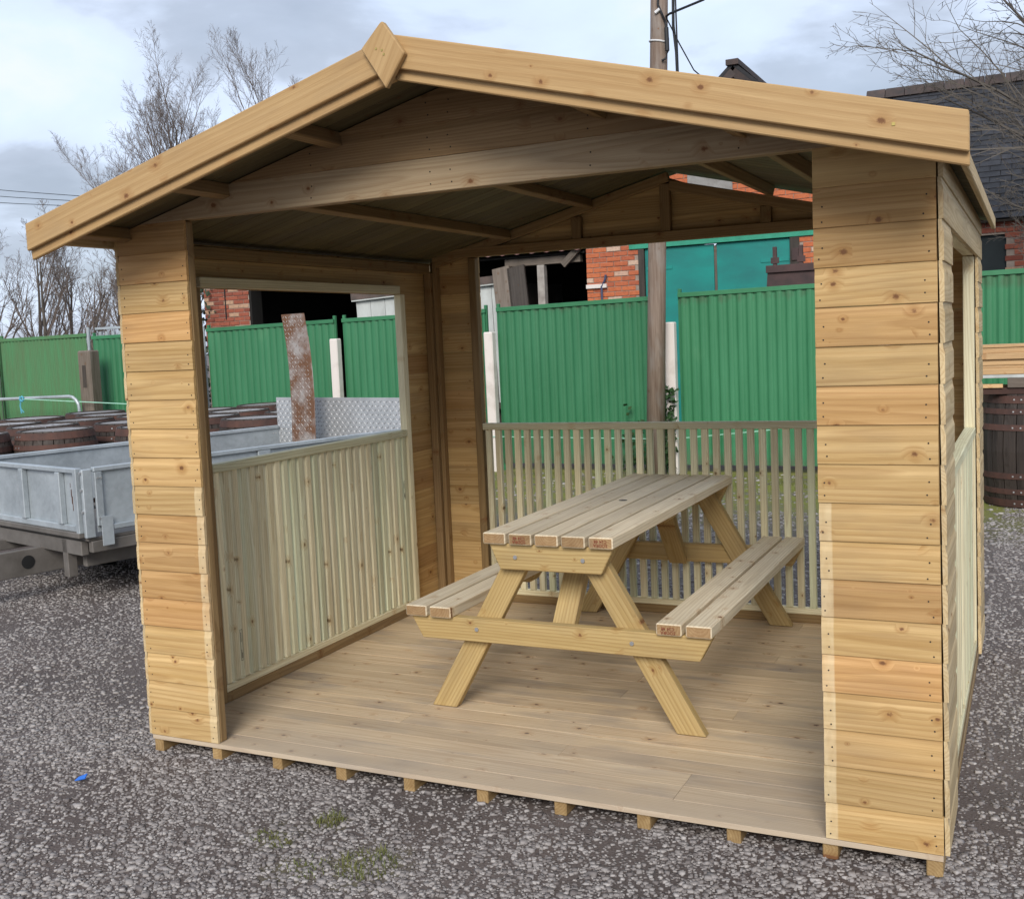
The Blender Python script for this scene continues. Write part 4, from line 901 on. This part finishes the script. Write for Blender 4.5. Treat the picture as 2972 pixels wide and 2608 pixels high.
# rusty loose ramp leaning against it
rx = thing('rusty_ramp', 'bent rusty checker plate ramp leaning upright on the trailer', 'ramp', (-2.50, 4.55, ZB - 0.032))
RB = Vector((-2.640, 4.50, ZB - 0.031)); we = Vector((0.985, -0.17, 0)).normalized(); RWd = 0.285
def rshape(u_, v_, w_):
    z = v_ * 1.45; 
    lean = 0.0 if z < 0.69 else -0.19 * (z - 0.69)
    cur = 0.0 if z < 0.69 else 0.06 * math.sin((z - 0.69) / 0.77 * 3.14) * -0.6
    back = 0.08 * v_ + (0.10 * max(0, v_ - 0.5))
    nr_ = Vector((-0.17, -0.985, 0)).normalized()
    return RB + we * (u_ * RWd + lean - cur * 0.6) + Vector((0, back, z)) + nr_ * w_
V, F_ = [], []; NU, NV = 4, 24
for j in range(NV + 1):
    for i in range(NU + 1): V.append(rshape(i / NU, j / NV, 0))
F_ = [[j * (NU + 1) + i, j * (NU + 1) + i + 1, (j + 1) * (NU + 1) + i + 1, (j + 1) * (NU + 1) + i] for j in range(NV) for i in range(NU)]
pl0 = raw('ramp_plate', V, F_, 'rust', rx, RB); so = pl0.modifiers.new('thick', 'SOLIDIFY'); so.thickness = 0.004; so.offset = -1
tread('raised_tread', rx, None, None, None, None, RWd, 1.45, 'rtread', shape=rshape)
V = []; 
for j in range(NV + 1): V += [rshape(1.0, j / NV * (0.86), 0.0), rshape(1.0, j / NV * 0.86, 0.035) + Vector((0.030, 0, 0))]
F_ = [[2 * j, 2 * j + 1, 2 * j + 3, 2 * j + 2] for j in range(NV)]
fg = raw('ramp_flange', V, F_, 'rust', rx, RB); so = fg.modifiers.new('thick', 'SOLIDIFY'); so.thickness = 0.004

# ================================================================== BUILDINGS BEHIND THE FENCE
BYW = 12.5
_bk = {}
def bricks(parent, x0, x1, z0, z1, y, mat, show, hole=None, clip=None, depth=0.10, facing=-1):
    """running-bond bricks on the wall face at y. show(x,z): bricks to be single objects; the rest are joined"""
    bl, bh, gp_ = 0.215, 0.065, 0.010; A = Acc(); r = 0; z = z0
    while z + bh <= z1 + 0.001:
        x = x0 - (0.0 if r % 2 == 0 else 0.1125)
        while x < x1 - 0.03:
            a, b = max(x, x0), min(x + bl, x1); x += bl + gp_
            if b - a < 0.05: continue
            xm, zm = (a + b) / 2, z + bh / 2
            if hole and hole(xm, zm): continue
            if clip and not clip(xm, z + bh): continue
            off = random.uniform(-0.004, 0.004)
            if show(xm, zm):
                L = round(b - a, 4)
                if (L, mat) not in _bk: _bk[(L, mat)] = box_mesh(L, bh, depth, 0.004, M[mat])
                link(bpy.data.objects.new('brick', _bk[(L, mat)]), parent, frame_m(Vector((xm, y + depth / 2 - 0.012 + off, zm)), (1, 0, 0), (0, 0, 1)))
            else: A.box(a, b, y - 0.012 + off, y + depth - 0.012 + off, z, z + bh)
        z += bh + gp_; r += 1
    if A.v: o = A.out('brickwork', mat, parent, (A.v[0])); o['kind'] = 'stuff'
def wall(name, polys, y0, y1, mat, parent):
    """solid wall leaves: list of (x,z) polygons extruded in y"""
    A = Acc()
    for pts in polys:
        n = len(pts); A.add([(p[0], y0, p[1]) for p in pts] + [(p[0], y1, p[1]) for p in pts], [list(range(n)), list(range(n, 2 * n))[::-1]] + [[i, i + n, (i + 1) % n + n, (i + 1) % n] for i in range(n)])
    o = A.out(name, mat, parent, (polys[0][0][0], y0, G)); fixn(o.data); return o
# gabled brick building with teal doors
gb = thing('brick_building', 'gabled red brick building with tall teal double doors behind the green fence', 'building', (-0.95, BYW + 2, G))
DX0, DX1, DZ = -2.05, 0.16, 2.775
AX, AZ, EXL, EXR, EZ = -0.60, 5.10, -2.95, 1.75, 2.95
wl_ = wall('wall', [[(EXL, G), (DX0, G), (DX0, DZ + .08), (EXL, DZ + .08)], [(DX1, G), (EXR, G), (EXR, DZ + .08), (DX1, DZ + .08)], [(EXL, DZ + .08), (EXR, DZ + .08), (EXR, EZ), (AX, AZ), (EXL, EZ)]], BYW, BYW + 0.22, 'mortar', gb)
wall('side_wall', [[(EXL, G), (EXL + .22, G), (EXL + .22, EZ), (EXL, EZ)], [(EXR - .22, G), (EXR, G), (EXR, EZ), (EXR - .22, EZ)]], BYW + 0.2205, BYW + 6, 'brick_d', gb)
gclip = lambda x, z: z < (EZ + (AZ - EZ) * (1 - abs(x - AX) / (2.35))) - 0.02
vis = lambda x, z: (-2.97 < x < -2.0 and 1.75 < z < 2.95) or (0.1 < x < 0.62 and 1.75 < z < 2.95) or (-1.4 < x < 0.5 and 3.25 < z < 3.95 and False)
bricks(wl_, EXL, EXR, 1.5, AZ, BYW, 'brick', vis, hole=lambda x, z: DX0 - .08 < x < DX1 + .06 and z < DZ + .085, clip=gclip)
bx('door_lintel', DX0 - 0.20, DX1 + 0.40, BYW - 0.035, BYW + 0.12, DZ + 0.004, DZ + 0.075, 'lintel_green', gb)
bx('door_post', DX0 - 0.06, DX0 + 0.03, BYW - 0.03, BYW + 0.12, G, DZ, 'darkwood', gb); bx('door_post', DX1 - 0.03, DX1 + 0.10, BYW - 0.03, BYW + 0.12, G, DZ, 'darkwood', gb)
mid = -0.95
for (a, b) in ((DX0 + 0.032, mid - 0.022), (mid + 0.022, DX1 - 0.032)):
    dr = bx('teal_door', a, b, BYW + 0.02, BYW + 0.06, 0.0, DZ - 0.006, 'teal', gb, axis=2)
    for hz in (0.6, 2.45): bx('hinge', a + 0.02 if a < -1 else b - 0.42, a + 0.42 if a < -1 else b - 0.02, BYW + 0.010, BYW + 0.0195, hz, hz + 0.05, 'teal', dr)
bx('door_meeting_post', mid - 0.020, mid + 0.020, BYW + 0.03, BYW + 0.09, 0.0, DZ - 0.03, 'oldwood', gb)
bx('hinge_bracket', DX1 + 0.0, DX1 + 0.09, BYW - 0.05, BYW - 0.031, 2.45, 2.62, 'machine', gb)
bx('rear_wall', EXL + .22, EXR - .22, BYW + 5.8, BYW + 6.0, G, EZ, 'brick_d', gb); wall('rear_gable', [[(EXL + .22, EZ + .001), (EXR - .22, EZ + .001), (AX, AZ - .1)]], BYW + 5.8, BYW + 6.0, 'brick_d', gb)
bx('pale_render_patch', -1.32, -0.66, BYW - 0.030, BYW - 0.0165, 3.45, 4.0, simple('pale_cement_render', (0.28, 0.27, 0.255), col2=(0.17, 0.155, 0.14), scale=5), gb)
# downpipe bit and ledge on the brick pier
bx('stone_ledge', -2.95, -2.62, BYW - 0.06, BYW - 0.013, 2.235, 2.295, 'conc', gb)
tubeo('pipe', [(-2.70, BYW - 0.05, 1.6), (-2.70, BYW - 0.05, 2.25), (-2.64, BYW - 0.05, 2.36), (-2.625, BYW - 0.05, 2.43)], 0.018, simple('blue_grey_pipe', (0.07, 0.08, 0.14)), gb)
# verge and roof
for s_, ex_ in ((-1, EXL), (1, EXR)):
    stick('verge_board', (AX, BYW - 0.03, AZ + 0.05), (ex_ + s_ * 0.12, BYW - 0.03, EZ - 0.03), 0.12, 0.10, (0, 0, 1), 'ridge', gb)
    A = Acc(); nrm = Vector((s_ * (AZ - EZ), 0, abs(ex_ - AX))).normalized()
    p0, p1 = Vector((AX, 0, AZ + 0.12)), Vector((ex_ + s_ * 0.2, 0, EZ - 0.04)); 
    V = [p0 + Vector((0, BYW - 0.08, 0)), p1 + Vector((0, BYW - 0.08, 0)), p1 + Vector((0, BYW + 6.1, 0)), p0 + Vector((0, BYW + 6.1, 0))]
    A.add(V + [q + nrm * 0.05 for q in V], [[0, 1, 2, 3], [7, 6, 5, 4], [0, 4, 5, 1], [1, 5, 6, 2], [2, 6, 7, 3], [3, 7, 4, 0]]); r_ = A.out('slate_roof', 'slate', gb, p0); fixn(r_.data)
bx('apex_ridge_tile', AX - 0.09, AX + 0.09, BYW - 0.12, BYW + 6.1, AZ + 0.13, AZ + 0.21, 'ridge', gb, axis=1)
# rusty machine in front of the right brick jamb
mc = thing('rusty_machine', 'rusty brown iron hopper with two prongs standing behind the fence before the teal doors', 'machine', (0.3, 11.6, G))
raw('hopper', [(-0.02, 11.3, 1.2), (0.75, 11.3, 1.2), (0.75, 11.9, 1.2), (-0.02, 11.9, 1.2), (0.06, 11.35, 2.33), (0.72, 11.35, 2.33), (0.72, 11.85, 2.33), (0.06, 11.85, 2.33)], [[3, 2, 1, 0], [4, 5, 6, 7], [0, 1, 5, 4], [1, 2, 6, 5], [2, 3, 7, 6], [3, 0, 4, 7]], 'machine', mc, (0.3, 11.6, 1.2))
bx('hopper_rim', 0.04, 0.74, 11.31, 11.345, 2.24, 2.335, 'machine', mc)
for x in (0.14, 0.48):
    bx('prong', x - 0.025, x + 0.025, 11.4, 11.45, 2.331, 2.58, 'machine', mc); bx('prong_lug', x - 0.05, x + 0.06, 11.39, 11.399, 2.36, 2.44, 'machine', mc)
bx('machine_leg', 0.05, 0.12, 11.35, 11.42, G, 1.2, 'machine', mc); bx('machine_leg', 0.6, 0.67, 11.35, 11.42, G, 1.2, 'machine', mc); bx('machine_leg', 0.05, 0.12, 11.78, 11.85, G, 1.2, 'machine', mc); bx('machine_leg', 0.6, 0.67, 11.78, 11.85, G, 1.2, 'machine', mc)
# open barn on the left
bn = thing('open_barn', 'dark open fronted barn with brick end wall and red corrugated roof edge behind the fence', 'barn', (-6.5, BYW + 2, G))
BX0, BX1, BD = -10.45, EXL - 0.01, 6.0
ew = wall('end_wall', [[(BX0, G), (BX0 + 0.24, G), (BX0 + 0.24, 3.0), (BX0, 3.0)]], BYW + 0.40, BYW + BD, 'mortar', bn)
pier = wall('brick_pier', [[(BX0 - 0.02, G), (-9.45, G), (-9.45, 2.72), (BX0 - 0.02, 2.72)]], BYW, BYW + 0.22, 'mortar', bn)
bricks(pier, BX0 - 0.02, -9.45, 1.62, 2.72, BYW, 'brick_d', lambda x, z: True)
bx('pier_cap', BX0 - 0.05, -9.9, BYW - 0.04, BYW + 0.24, 2.722, 2.79, 'conc', bn)
bx('drain_slot', -9.99, -9.965, BYW - 0.022, BYW - 0.0135, 2.1, 2.70, 'black', bn)
bx('back_wall', BX0, BX1, BYW + BD, BYW + BD + 0.2, G, 3.6, 'barn_shade', bn); bx('side_shade_lining', BX1 - 0.05, BX1 - 0.01, BYW + 0.3, BYW + BD - .01, G, 3.2, 'barn_shade', bn)
bx('inner_shade_lining', BX0 + 0.245, BX0 + 0.26, BYW + 0.5, BYW + BD - 0.01, G, 2.95, 'barn_shade', bn); bx('floor_slab', BX0, BX1, BYW + 0.3, BYW + BD - .01, G - 0.02, G + 0.02, 'barn_shade', bn)
bx('pier_shade_box', -9.4495, -9.40, BYW + 0.0, BYW + 0.30, G, 2.72, 'barn_shade', bn)  # near-black box over the pier reveal, its shade put into the colour
V, F_ = [], []; n = 120
for i in range(n + 1):
    x = BX0 - 0.1 + (BX1 - 0.02 - BX0 + 0.1) * i / n; zz1 = 0.012 * math.sin(i * 1.57 * 1.0)
    V += [(x, BYW - 0.15, 2.86 + zz1), (x, BYW + BD + 0.2, 3.7 + zz1)]
F_ = [[2 * i, 2 * i + 2, 2 * i + 3, 2 * i + 1] for i in range(n)]
rf = raw('corrugated_roof', V, F_, 'redroof', bn, (-6, BYW, 2.86)); so = rf.modifiers.new('thick', 'SOLIDIFY'); so.thickness = 0.02
V2 = [(BX0 + .01, BYW - 0.02, 2.815), (BX1 - .02, BYW - 0.02, 2.815), (BX1 - .02, BYW + BD, 3.64), (BX0 + .01, BYW + BD, 3.64)]
raw('roof_shade_lining', V2 + [(a, b, c - 0.03) for a, b, c in V2], [[0, 1, 2, 3], [7, 6, 5, 4], [0, 4, 5, 1], [1, 5, 6, 2], [2, 6, 7, 3], [3, 7, 4, 0]], 'barn_shade', bn, V2[0])
bx('eaves_beam', -4.35, BX1 - 0.1, BYW + 0.02, BYW + 0.14, 2.66, 2.78, 'oldwood', bn)
bx('barn_post', -3.785, -3.665, BYW + 0.0, BYW + 0.015 + 0.10, G, 2.655, simple('pale_grey_timber', (0.40, 0.37, 0.33), col2=(0.22, 0.19, 0.17), scale=6), bn)
stick('roof_strut', (-3.32, BYW - 0.05, 2.62), (-3.02, BYW - 0.05, 2.90), 0.10, 0.05, (0, 0, 1), 'oldwood', bn)
# pale panelled body inside the barn mouth
pn = thing('panelled_van_body', 'pale grey panelled box body with dirty roof edge parked in the barn mouth', 'container', (-5.7, BYW + 0.5, G))
def sq(z): return -7.24 - (z - 2.0) * 0.20
raw('body_shell', [(sq(0.4), BYW + .2, 0.4), (-4.22, BYW + .2, 0.4), (-4.30, BYW + .2, 2.43), (sq(2.30), BYW + .2, 2.30), (sq(0.4), BYW + 2.2, 0.4), (-4.22, BYW + 2.2, 0.4), (-4.30, BYW + 2.2, 2.43), (sq(2.30), BYW + 2.2, 2.30)], [[0, 1, 2, 3], [7, 6, 5, 4], [0, 4, 5, 1], [1, 5, 6, 2], [2, 6, 7, 3], [3, 7, 4, 0]], 'darkwood', pn, (-5.7, BYW + .2, 0.4))
xs = np.arange(-7.24, -4.35, 0.29)
for x in xs:
    za = 2.29 + (x + 7.1) * 0.045
    prism('body_panel', [(x + 0.008, 0.5), (x + 0.278, 0.5), (x + 0.278 - 0.045, za), (x + 0.008 - 0.06, za)], 1, BYW + 0.17, BYW + 0.199, 'whitepanel', pn)
stick('roof_edge', (-7.36, BYW + 0.16, 2.365), (-4.33, BYW + 0.16, 2.50), 0.125, 0.09, (0, 0, 1), 'parapet', pn)
stick('white_drip_rail', (-7.34, BYW + 0.15, 2.288), (-4.33, BYW + 0.15, 2.425), 0.022, 0.10, (0, 0, 1), 'whitepanel', pn)
for x in (-6.6, -4.7): bx('support_stand', x - 0.05, x + 0.05, BYW + 0.4, BYW + 1.9, G, 0.4, 'darkwood', pn)
for (a, b, lb) in ((-4.36, -4.24, 'dark weathered plank leaning in the barn mouth beside the pale panels'), (-4.10, -3.97, 'dark weathered plank leaning in the barn mouth next to the pale post')):
    q = stick('leaning_plank', (a + 0.42, BYW - 0.55, G), (a - 0.04, BYW - 0.02, 2.655), 0.30, 0.05, (1, 0, 0), 'oldwood' if a < -4.2 else 'darkwood', None); tag(q, lb, 'plank')
# slate roofed range on the right
rg = thing('slate_roofed_range', 'low brick range with a long dark slate roof behind the bare tree', 'building', (4.5, BYW + 3, G))
RX0, RX1, RE, RR, RD = 1.76, 9.0, 2.86, 5.20, 3.5
rw = wall('wall', [[(RX0, G), (2.56, G), (2.56, RE), (RX0, RE)], [(2.90, G), (RX1, G), (RX1, RE), (2.90, RE)], [(2.56, 2.60), (2.90, 2.60), (2.90, RE), (2.56, RE)]], BYW, BYW + 0.22, 'mortar', rg)
bricks(rw, RX0, 5.0, 1.5, RE - 0.02, BYW, 'brick_d', lambda x, z: 2.85 < x < 3.5, hole=lambda x, z: 2.50 < x < 2.93 and z < 2.6)
bx('dark_door', 2.56, 2.90, BYW + 0.05, BYW + 0.09, G, 2.599, simple('dark_blue_door', (0.018, 0.026, 0.028)), rg)
wall('rear_wall', [[(RX0, G), (RX1, G), (RX1, RE), (RX0, RE)]], BYW + 2 * RD, BYW + 2 * RD + .2, 'brick_d', rg)
wall('end_gable', [[(RX0, G), (RX0 + .2, G), (RX0 + .2, RE), (RX0, RE)]], BYW + .221, BYW + 2 * RD - .001, 'brick_d', rg)
ang = math.atan2(RR - RE, RD); sd_ = Vector((0, math.cos(ang), math.sin(ang))); sn = Vector((0, -math.sin(ang), math.cos(ang)))
SX0 = 0.75
base = Vector((0, BYW - 0.12, RE - 0.08)); SL = (RD + 0.12) / math.cos(ang)
rb = board('roof_deck', base + sd_ * SL / 2 + Vector(((SX0 + RX1) / 2, 0, 0)) - sn * 0.02, (1, 0, 0), sd_, RX1 - SX0, SL, 0.03, 'darkwood', rg)
b2_ = Vector((0, BYW + 2 * RD + 0.12, RE - 0.08)); sd2 = Vector((0, -sd_.y, sd_.z))
board('roof_deck', b2_ + sd2 * SL / 2 + Vector(((SX0 + RX1) / 2, 0, 0)), (1, 0, 0), sd2, RX1 - SX0, SL, 0.03, 'slate', rg)
A = Acc(); rows = int(SL / 0.165); cnt = 0
for r in range(rows):
    x = SX0 - (0.14 if r % 2 else 0.0)
    while x < RX1 - 0.05:
        L = 0.27; xm = x + L / 2; x += 0.276
        c = base + sd_ * (r * 0.165 + 0.11) + Vector((xm, 0, 0)) + sn * (0.018 + random.uniform(-.002, .003)); tilt = sd_ - sn * 0.075 * 0.8
        m = frame_m(c, (1, random.uniform(-.01, .01), random.uniform(-.012, .012)), tilt)
        if 1.9 < xm < 3.9 and cnt < 290: cnt += 1; link(bpy.data.objects.new('slate', box_mesh(L, 0.23, 0.012, 0.002, M['slate'])), rb, m)
        else: A.obox(m, L, 0.23, 0.012)
o = A.out('slates', 'slate', rb, base); o['kind'] = 'stuff'
top = base + sd_ * SL
x = SX0
while x < RX1 - 0.1:
    prism_pts = [(-0.15, -0.12), (-0.05, 0.02), (0.0, 0.05), (0.05, 0.02), (0.15, -0.12), (0.12, -0.13), (0.0, 0.02), (-0.12, -0.13)]
    prism('ridge_tile', [(top.y + a, top.z + 0.085 + b) for a, b in prism_pts], 0, x, x + 0.29, 'ridge', rg, grain=(0, 1, 0)); x += 0.298
# evergreen bush beside the barn wall
eb = thing('evergreen_bush', 'dark evergreen bush beside the brick end wall of the open barn', 'bush', (-10.9, 12.4, G))
leaves('foliage', [(random.gauss(-10.95, 0.30), random.gauss(12.5, 0.3), random.uniform(0.2, 2.75)) for _ in range(1500)], 0.10, 'evergreen', eb, (-10.9, 12.4, G))
tubeo('stem', [(-10.95, 12.5, G), (-10.95, 12.5, 2.2)], 0.05, 'bark', eb, 6, 0.02)

# ================================================================== BARE TREES
def bare_tree(name, label, base, height, trunk_r, seed, spread=0.5, upt=0.25, levels=4, n_main=9, first=0.25, twig_r=0.012, group=None, kids=(7, 6, 5), mats=('bark', 'twig'), lean=(0, 0), limbs=(), trunk_frac=0.95):
    rnd = random.Random(seed); T_, K = [], []      # branch polylines with radii
    def grow(p, d, L, r, lv):
        n = (7, 6, 4, 3, 2)[lv]; pts = [Vector(p)]; rr = [r]; dd = Vector(d)
        for i in range(n):
            j = (0.05, 0.07, 0.11, 0.16, 0.2)[lv]
            dd = (dd + Vector((rnd.gauss(0, j), rnd.gauss(0, j), rnd.gauss(0, j))) + Vector((0, 0, upt * (0.5 if lv else 0.15)))).normalized()
            pts.append(pts[-1] + dd * (L / n)); rr.append(max(twig_r * 0.6, r * (1 - 0.8 * (i + 1) / n)))
        (T_ if lv == 0 else K).append((pts, rr, lv))
        if lv >= levels: return
        nk = n_main if lv == 0 else kids[min(lv - 1, len(kids) - 1)]
        for k in range(nk):
            t = first + (1 - first) * (k + rnd.random()) / nk if lv == 0 else 0.18 + 0.82 * (k + rnd.random()) / nk
            f = t * n; i = min(int(f), n - 1); q = pts[i].lerp(pts[i + 1], f - i); ax = (pts[i + 1] - pts[i]).normalized()
            s_ = Vector((rnd.gauss(0, 1), rnd.gauss(0, 1), rnd.gauss(0, 0.6))); s_ = (s_ - ax * s_.dot(ax)).normalized()
            sp_ = spread * (1.0, 1.0, 1.35, 1.5)[lv] * rnd.uniform(0.7, 1.3); nd = (ax * math.cos(sp_) + s_ * math.sin(sp_)).normalized()
            ll = L * (0.62 if lv == 0 else 0.52) * rnd.uniform(0.7, 1.15) * (1.1 - 0.55 * t); rl_ = max(twig_r, rr[i] * (0.55 if lv == 0 else 0.6))
            grow(q, nd, ll, rl_, lv + 1)
    grow(base, Vector((lean[0], lean[1], 1)).normalized(), height * trunk_frac, trunk_r, 0)
    for (lp_, ld_, ll_, lr_) in limbs: grow(lp_, ld_, ll_, lr_, 1)
    root = thing(name, label, 'tree', base, group)
    def build(nm, lst, mat):
        V, F_ = [], []
        for pts, rr, lv in lst:
            ns = 8 if lv == 0 else (5 if lv == 1 else 3); k0 = len(V)
            for i, p in enumerate(pts):
                d = (pts[min(i + 1, len(pts) - 1)] - pts[max(i - 1, 0)]).normalized(); a = d.cross(Vector((0.3, 0.2, 0.9))); a = a.normalized() if a.length > 1e-3 else Vector((1, 0, 0)); b = d.cross(a)
                for k in range(ns): t = 2 * math.pi * k / ns; V.append(p + (a * math.cos(t) + b * math.sin(t)) * rr[i])
            for i in range(len(pts) - 1):
                for k in range(ns): F_.append([k0 + i * ns + k, k0 + i * ns + (k + 1) % ns, k0 + (i + 1) * ns + (k + 1) % ns, k0 + (i + 1) * ns + k])
        return raw(nm, V, F_, mat, root, base)
    build('trunk', T_, mats[0]); build('crown', K, mats[1]); return root
TG = 'bare trees beyond the fence'
bare_tree('bare_tree', 'tallest bare tree with fan of fine twigs rising above the shelter roof', (-30.9, 35, G), 12.4, 0.17, 11, 0.46, 0.20, 4, 17, 0.10, 0.0048, kids=(9, 8, 7))
bare_tree('bare_tree', 'bare tree beside the tallest one, partly behind the shelter roof', (-29.6, 35.5, G), 10.9, 0.14, 5, 0.40, 0.20, 4, 12, 0.22, 0.0048, kids=(9, 7, 7))
bare_tree('bare_tree', 'smaller bare tree peeping over the roof next to the ridge', (-26.9, 36, G), 11.7, 0.14, 23, 0.40, 0.20, 4, 12, 0.25, 0.0048, kids=(9, 7, 7))
bare_tree('bare_tree', 'wide bare tree leaning outwards beside the tallest bare tree', (-31.9, 35, G), 10.2, 0.14, 31, 0.42, 0.14, 4, 11, 0.25, 0.0048, kids=(9, 7, 6), lean=(-0.55, 0))
for i, (x, y, h, s_, ln) in enumerate(((-24.4, 19, 5.0, 41, 0.06), (-23.3, 20, 4.8, 42, 0.0), (-22.3, 19, 4.6, 43, 0.10), (-21.4, 19.5, 4.1, 44, -0.05), (-20.5, 19, 3.7, 45, 0.05), (-19.8, 20, 3.4, 46, 0.0), (-19.0, 19, 3.3, 47, 0.04), (-18.2, 19.6, 3.1, 48, -0.04))):
    bare_tree('bare_tree', 'bare scrubby tree standing in the row behind the faded green fence panels', (x, y, G), h, 0.085, s_, 0.5, 0.20, 4, 10, 0.12, 0.0042, TG, kids=(7, 6, 5), lean=(ln, 0))
LB = []
_r = random.Random(9)
for (z0, ex_, ez_, L) in ((2.6, 1.55, 4.75, 1), (2.9, 1.9, 5.3, 1), (2.4, 1.8, 4.05, 1), (2.2, 2.25, 3.35, 1), (2.0, 2.5, 2.75, 1), (3.0, 2.6, 5.6, 1), (2.7, 2.3, 4.5, 1), (1.9, 2.7, 2.3, 1), (2.3, 2.6, 3.9, 1), (3.1, 3.0, 5.0, 1)):
    p0 = Vector((4.75 + _r.uniform(-.05, .05), 10.4 + _r.uniform(-.05, .05), z0)); p1 = Vector((ex_ + 0.45, 10.4 + _r.uniform(-0.7, 0.5), ez_)); LB.append((p0, (p1 - p0).normalized(), (p1 - p0).length, 0.036))
bare_tree('bare_tree', 'near bare tree with long thin branches reaching across the slate roof', (4.85, 10.4, G), 4.6, 0.13, 77, 0.50, 0.08, 4, 9, 0.45, 0.0036, kids=(12, 6, 4), mats=('bark', 'twig_near'), lean=(-0.03, 0.0), limbs=LB)
# wires beyond
for i, (z0, z1) in enumerate(((8.60, 7.23), (8.30, 7.06), (8.0, 6.89))):
    pts = [(-36 + 22 * t, 25, z0 + (z1 - z0) * t * 2.2 - 0.2 * math.sin(t * 3.14)) for t in np.linspace(0, 1, 8)]
    w = tubeo('overhead_wire', pts, 0.012, 'cable', None, 5); tag(w, 'thin overhead wire crossing the sky behind the bare trees', 'wire', 'overhead wires')
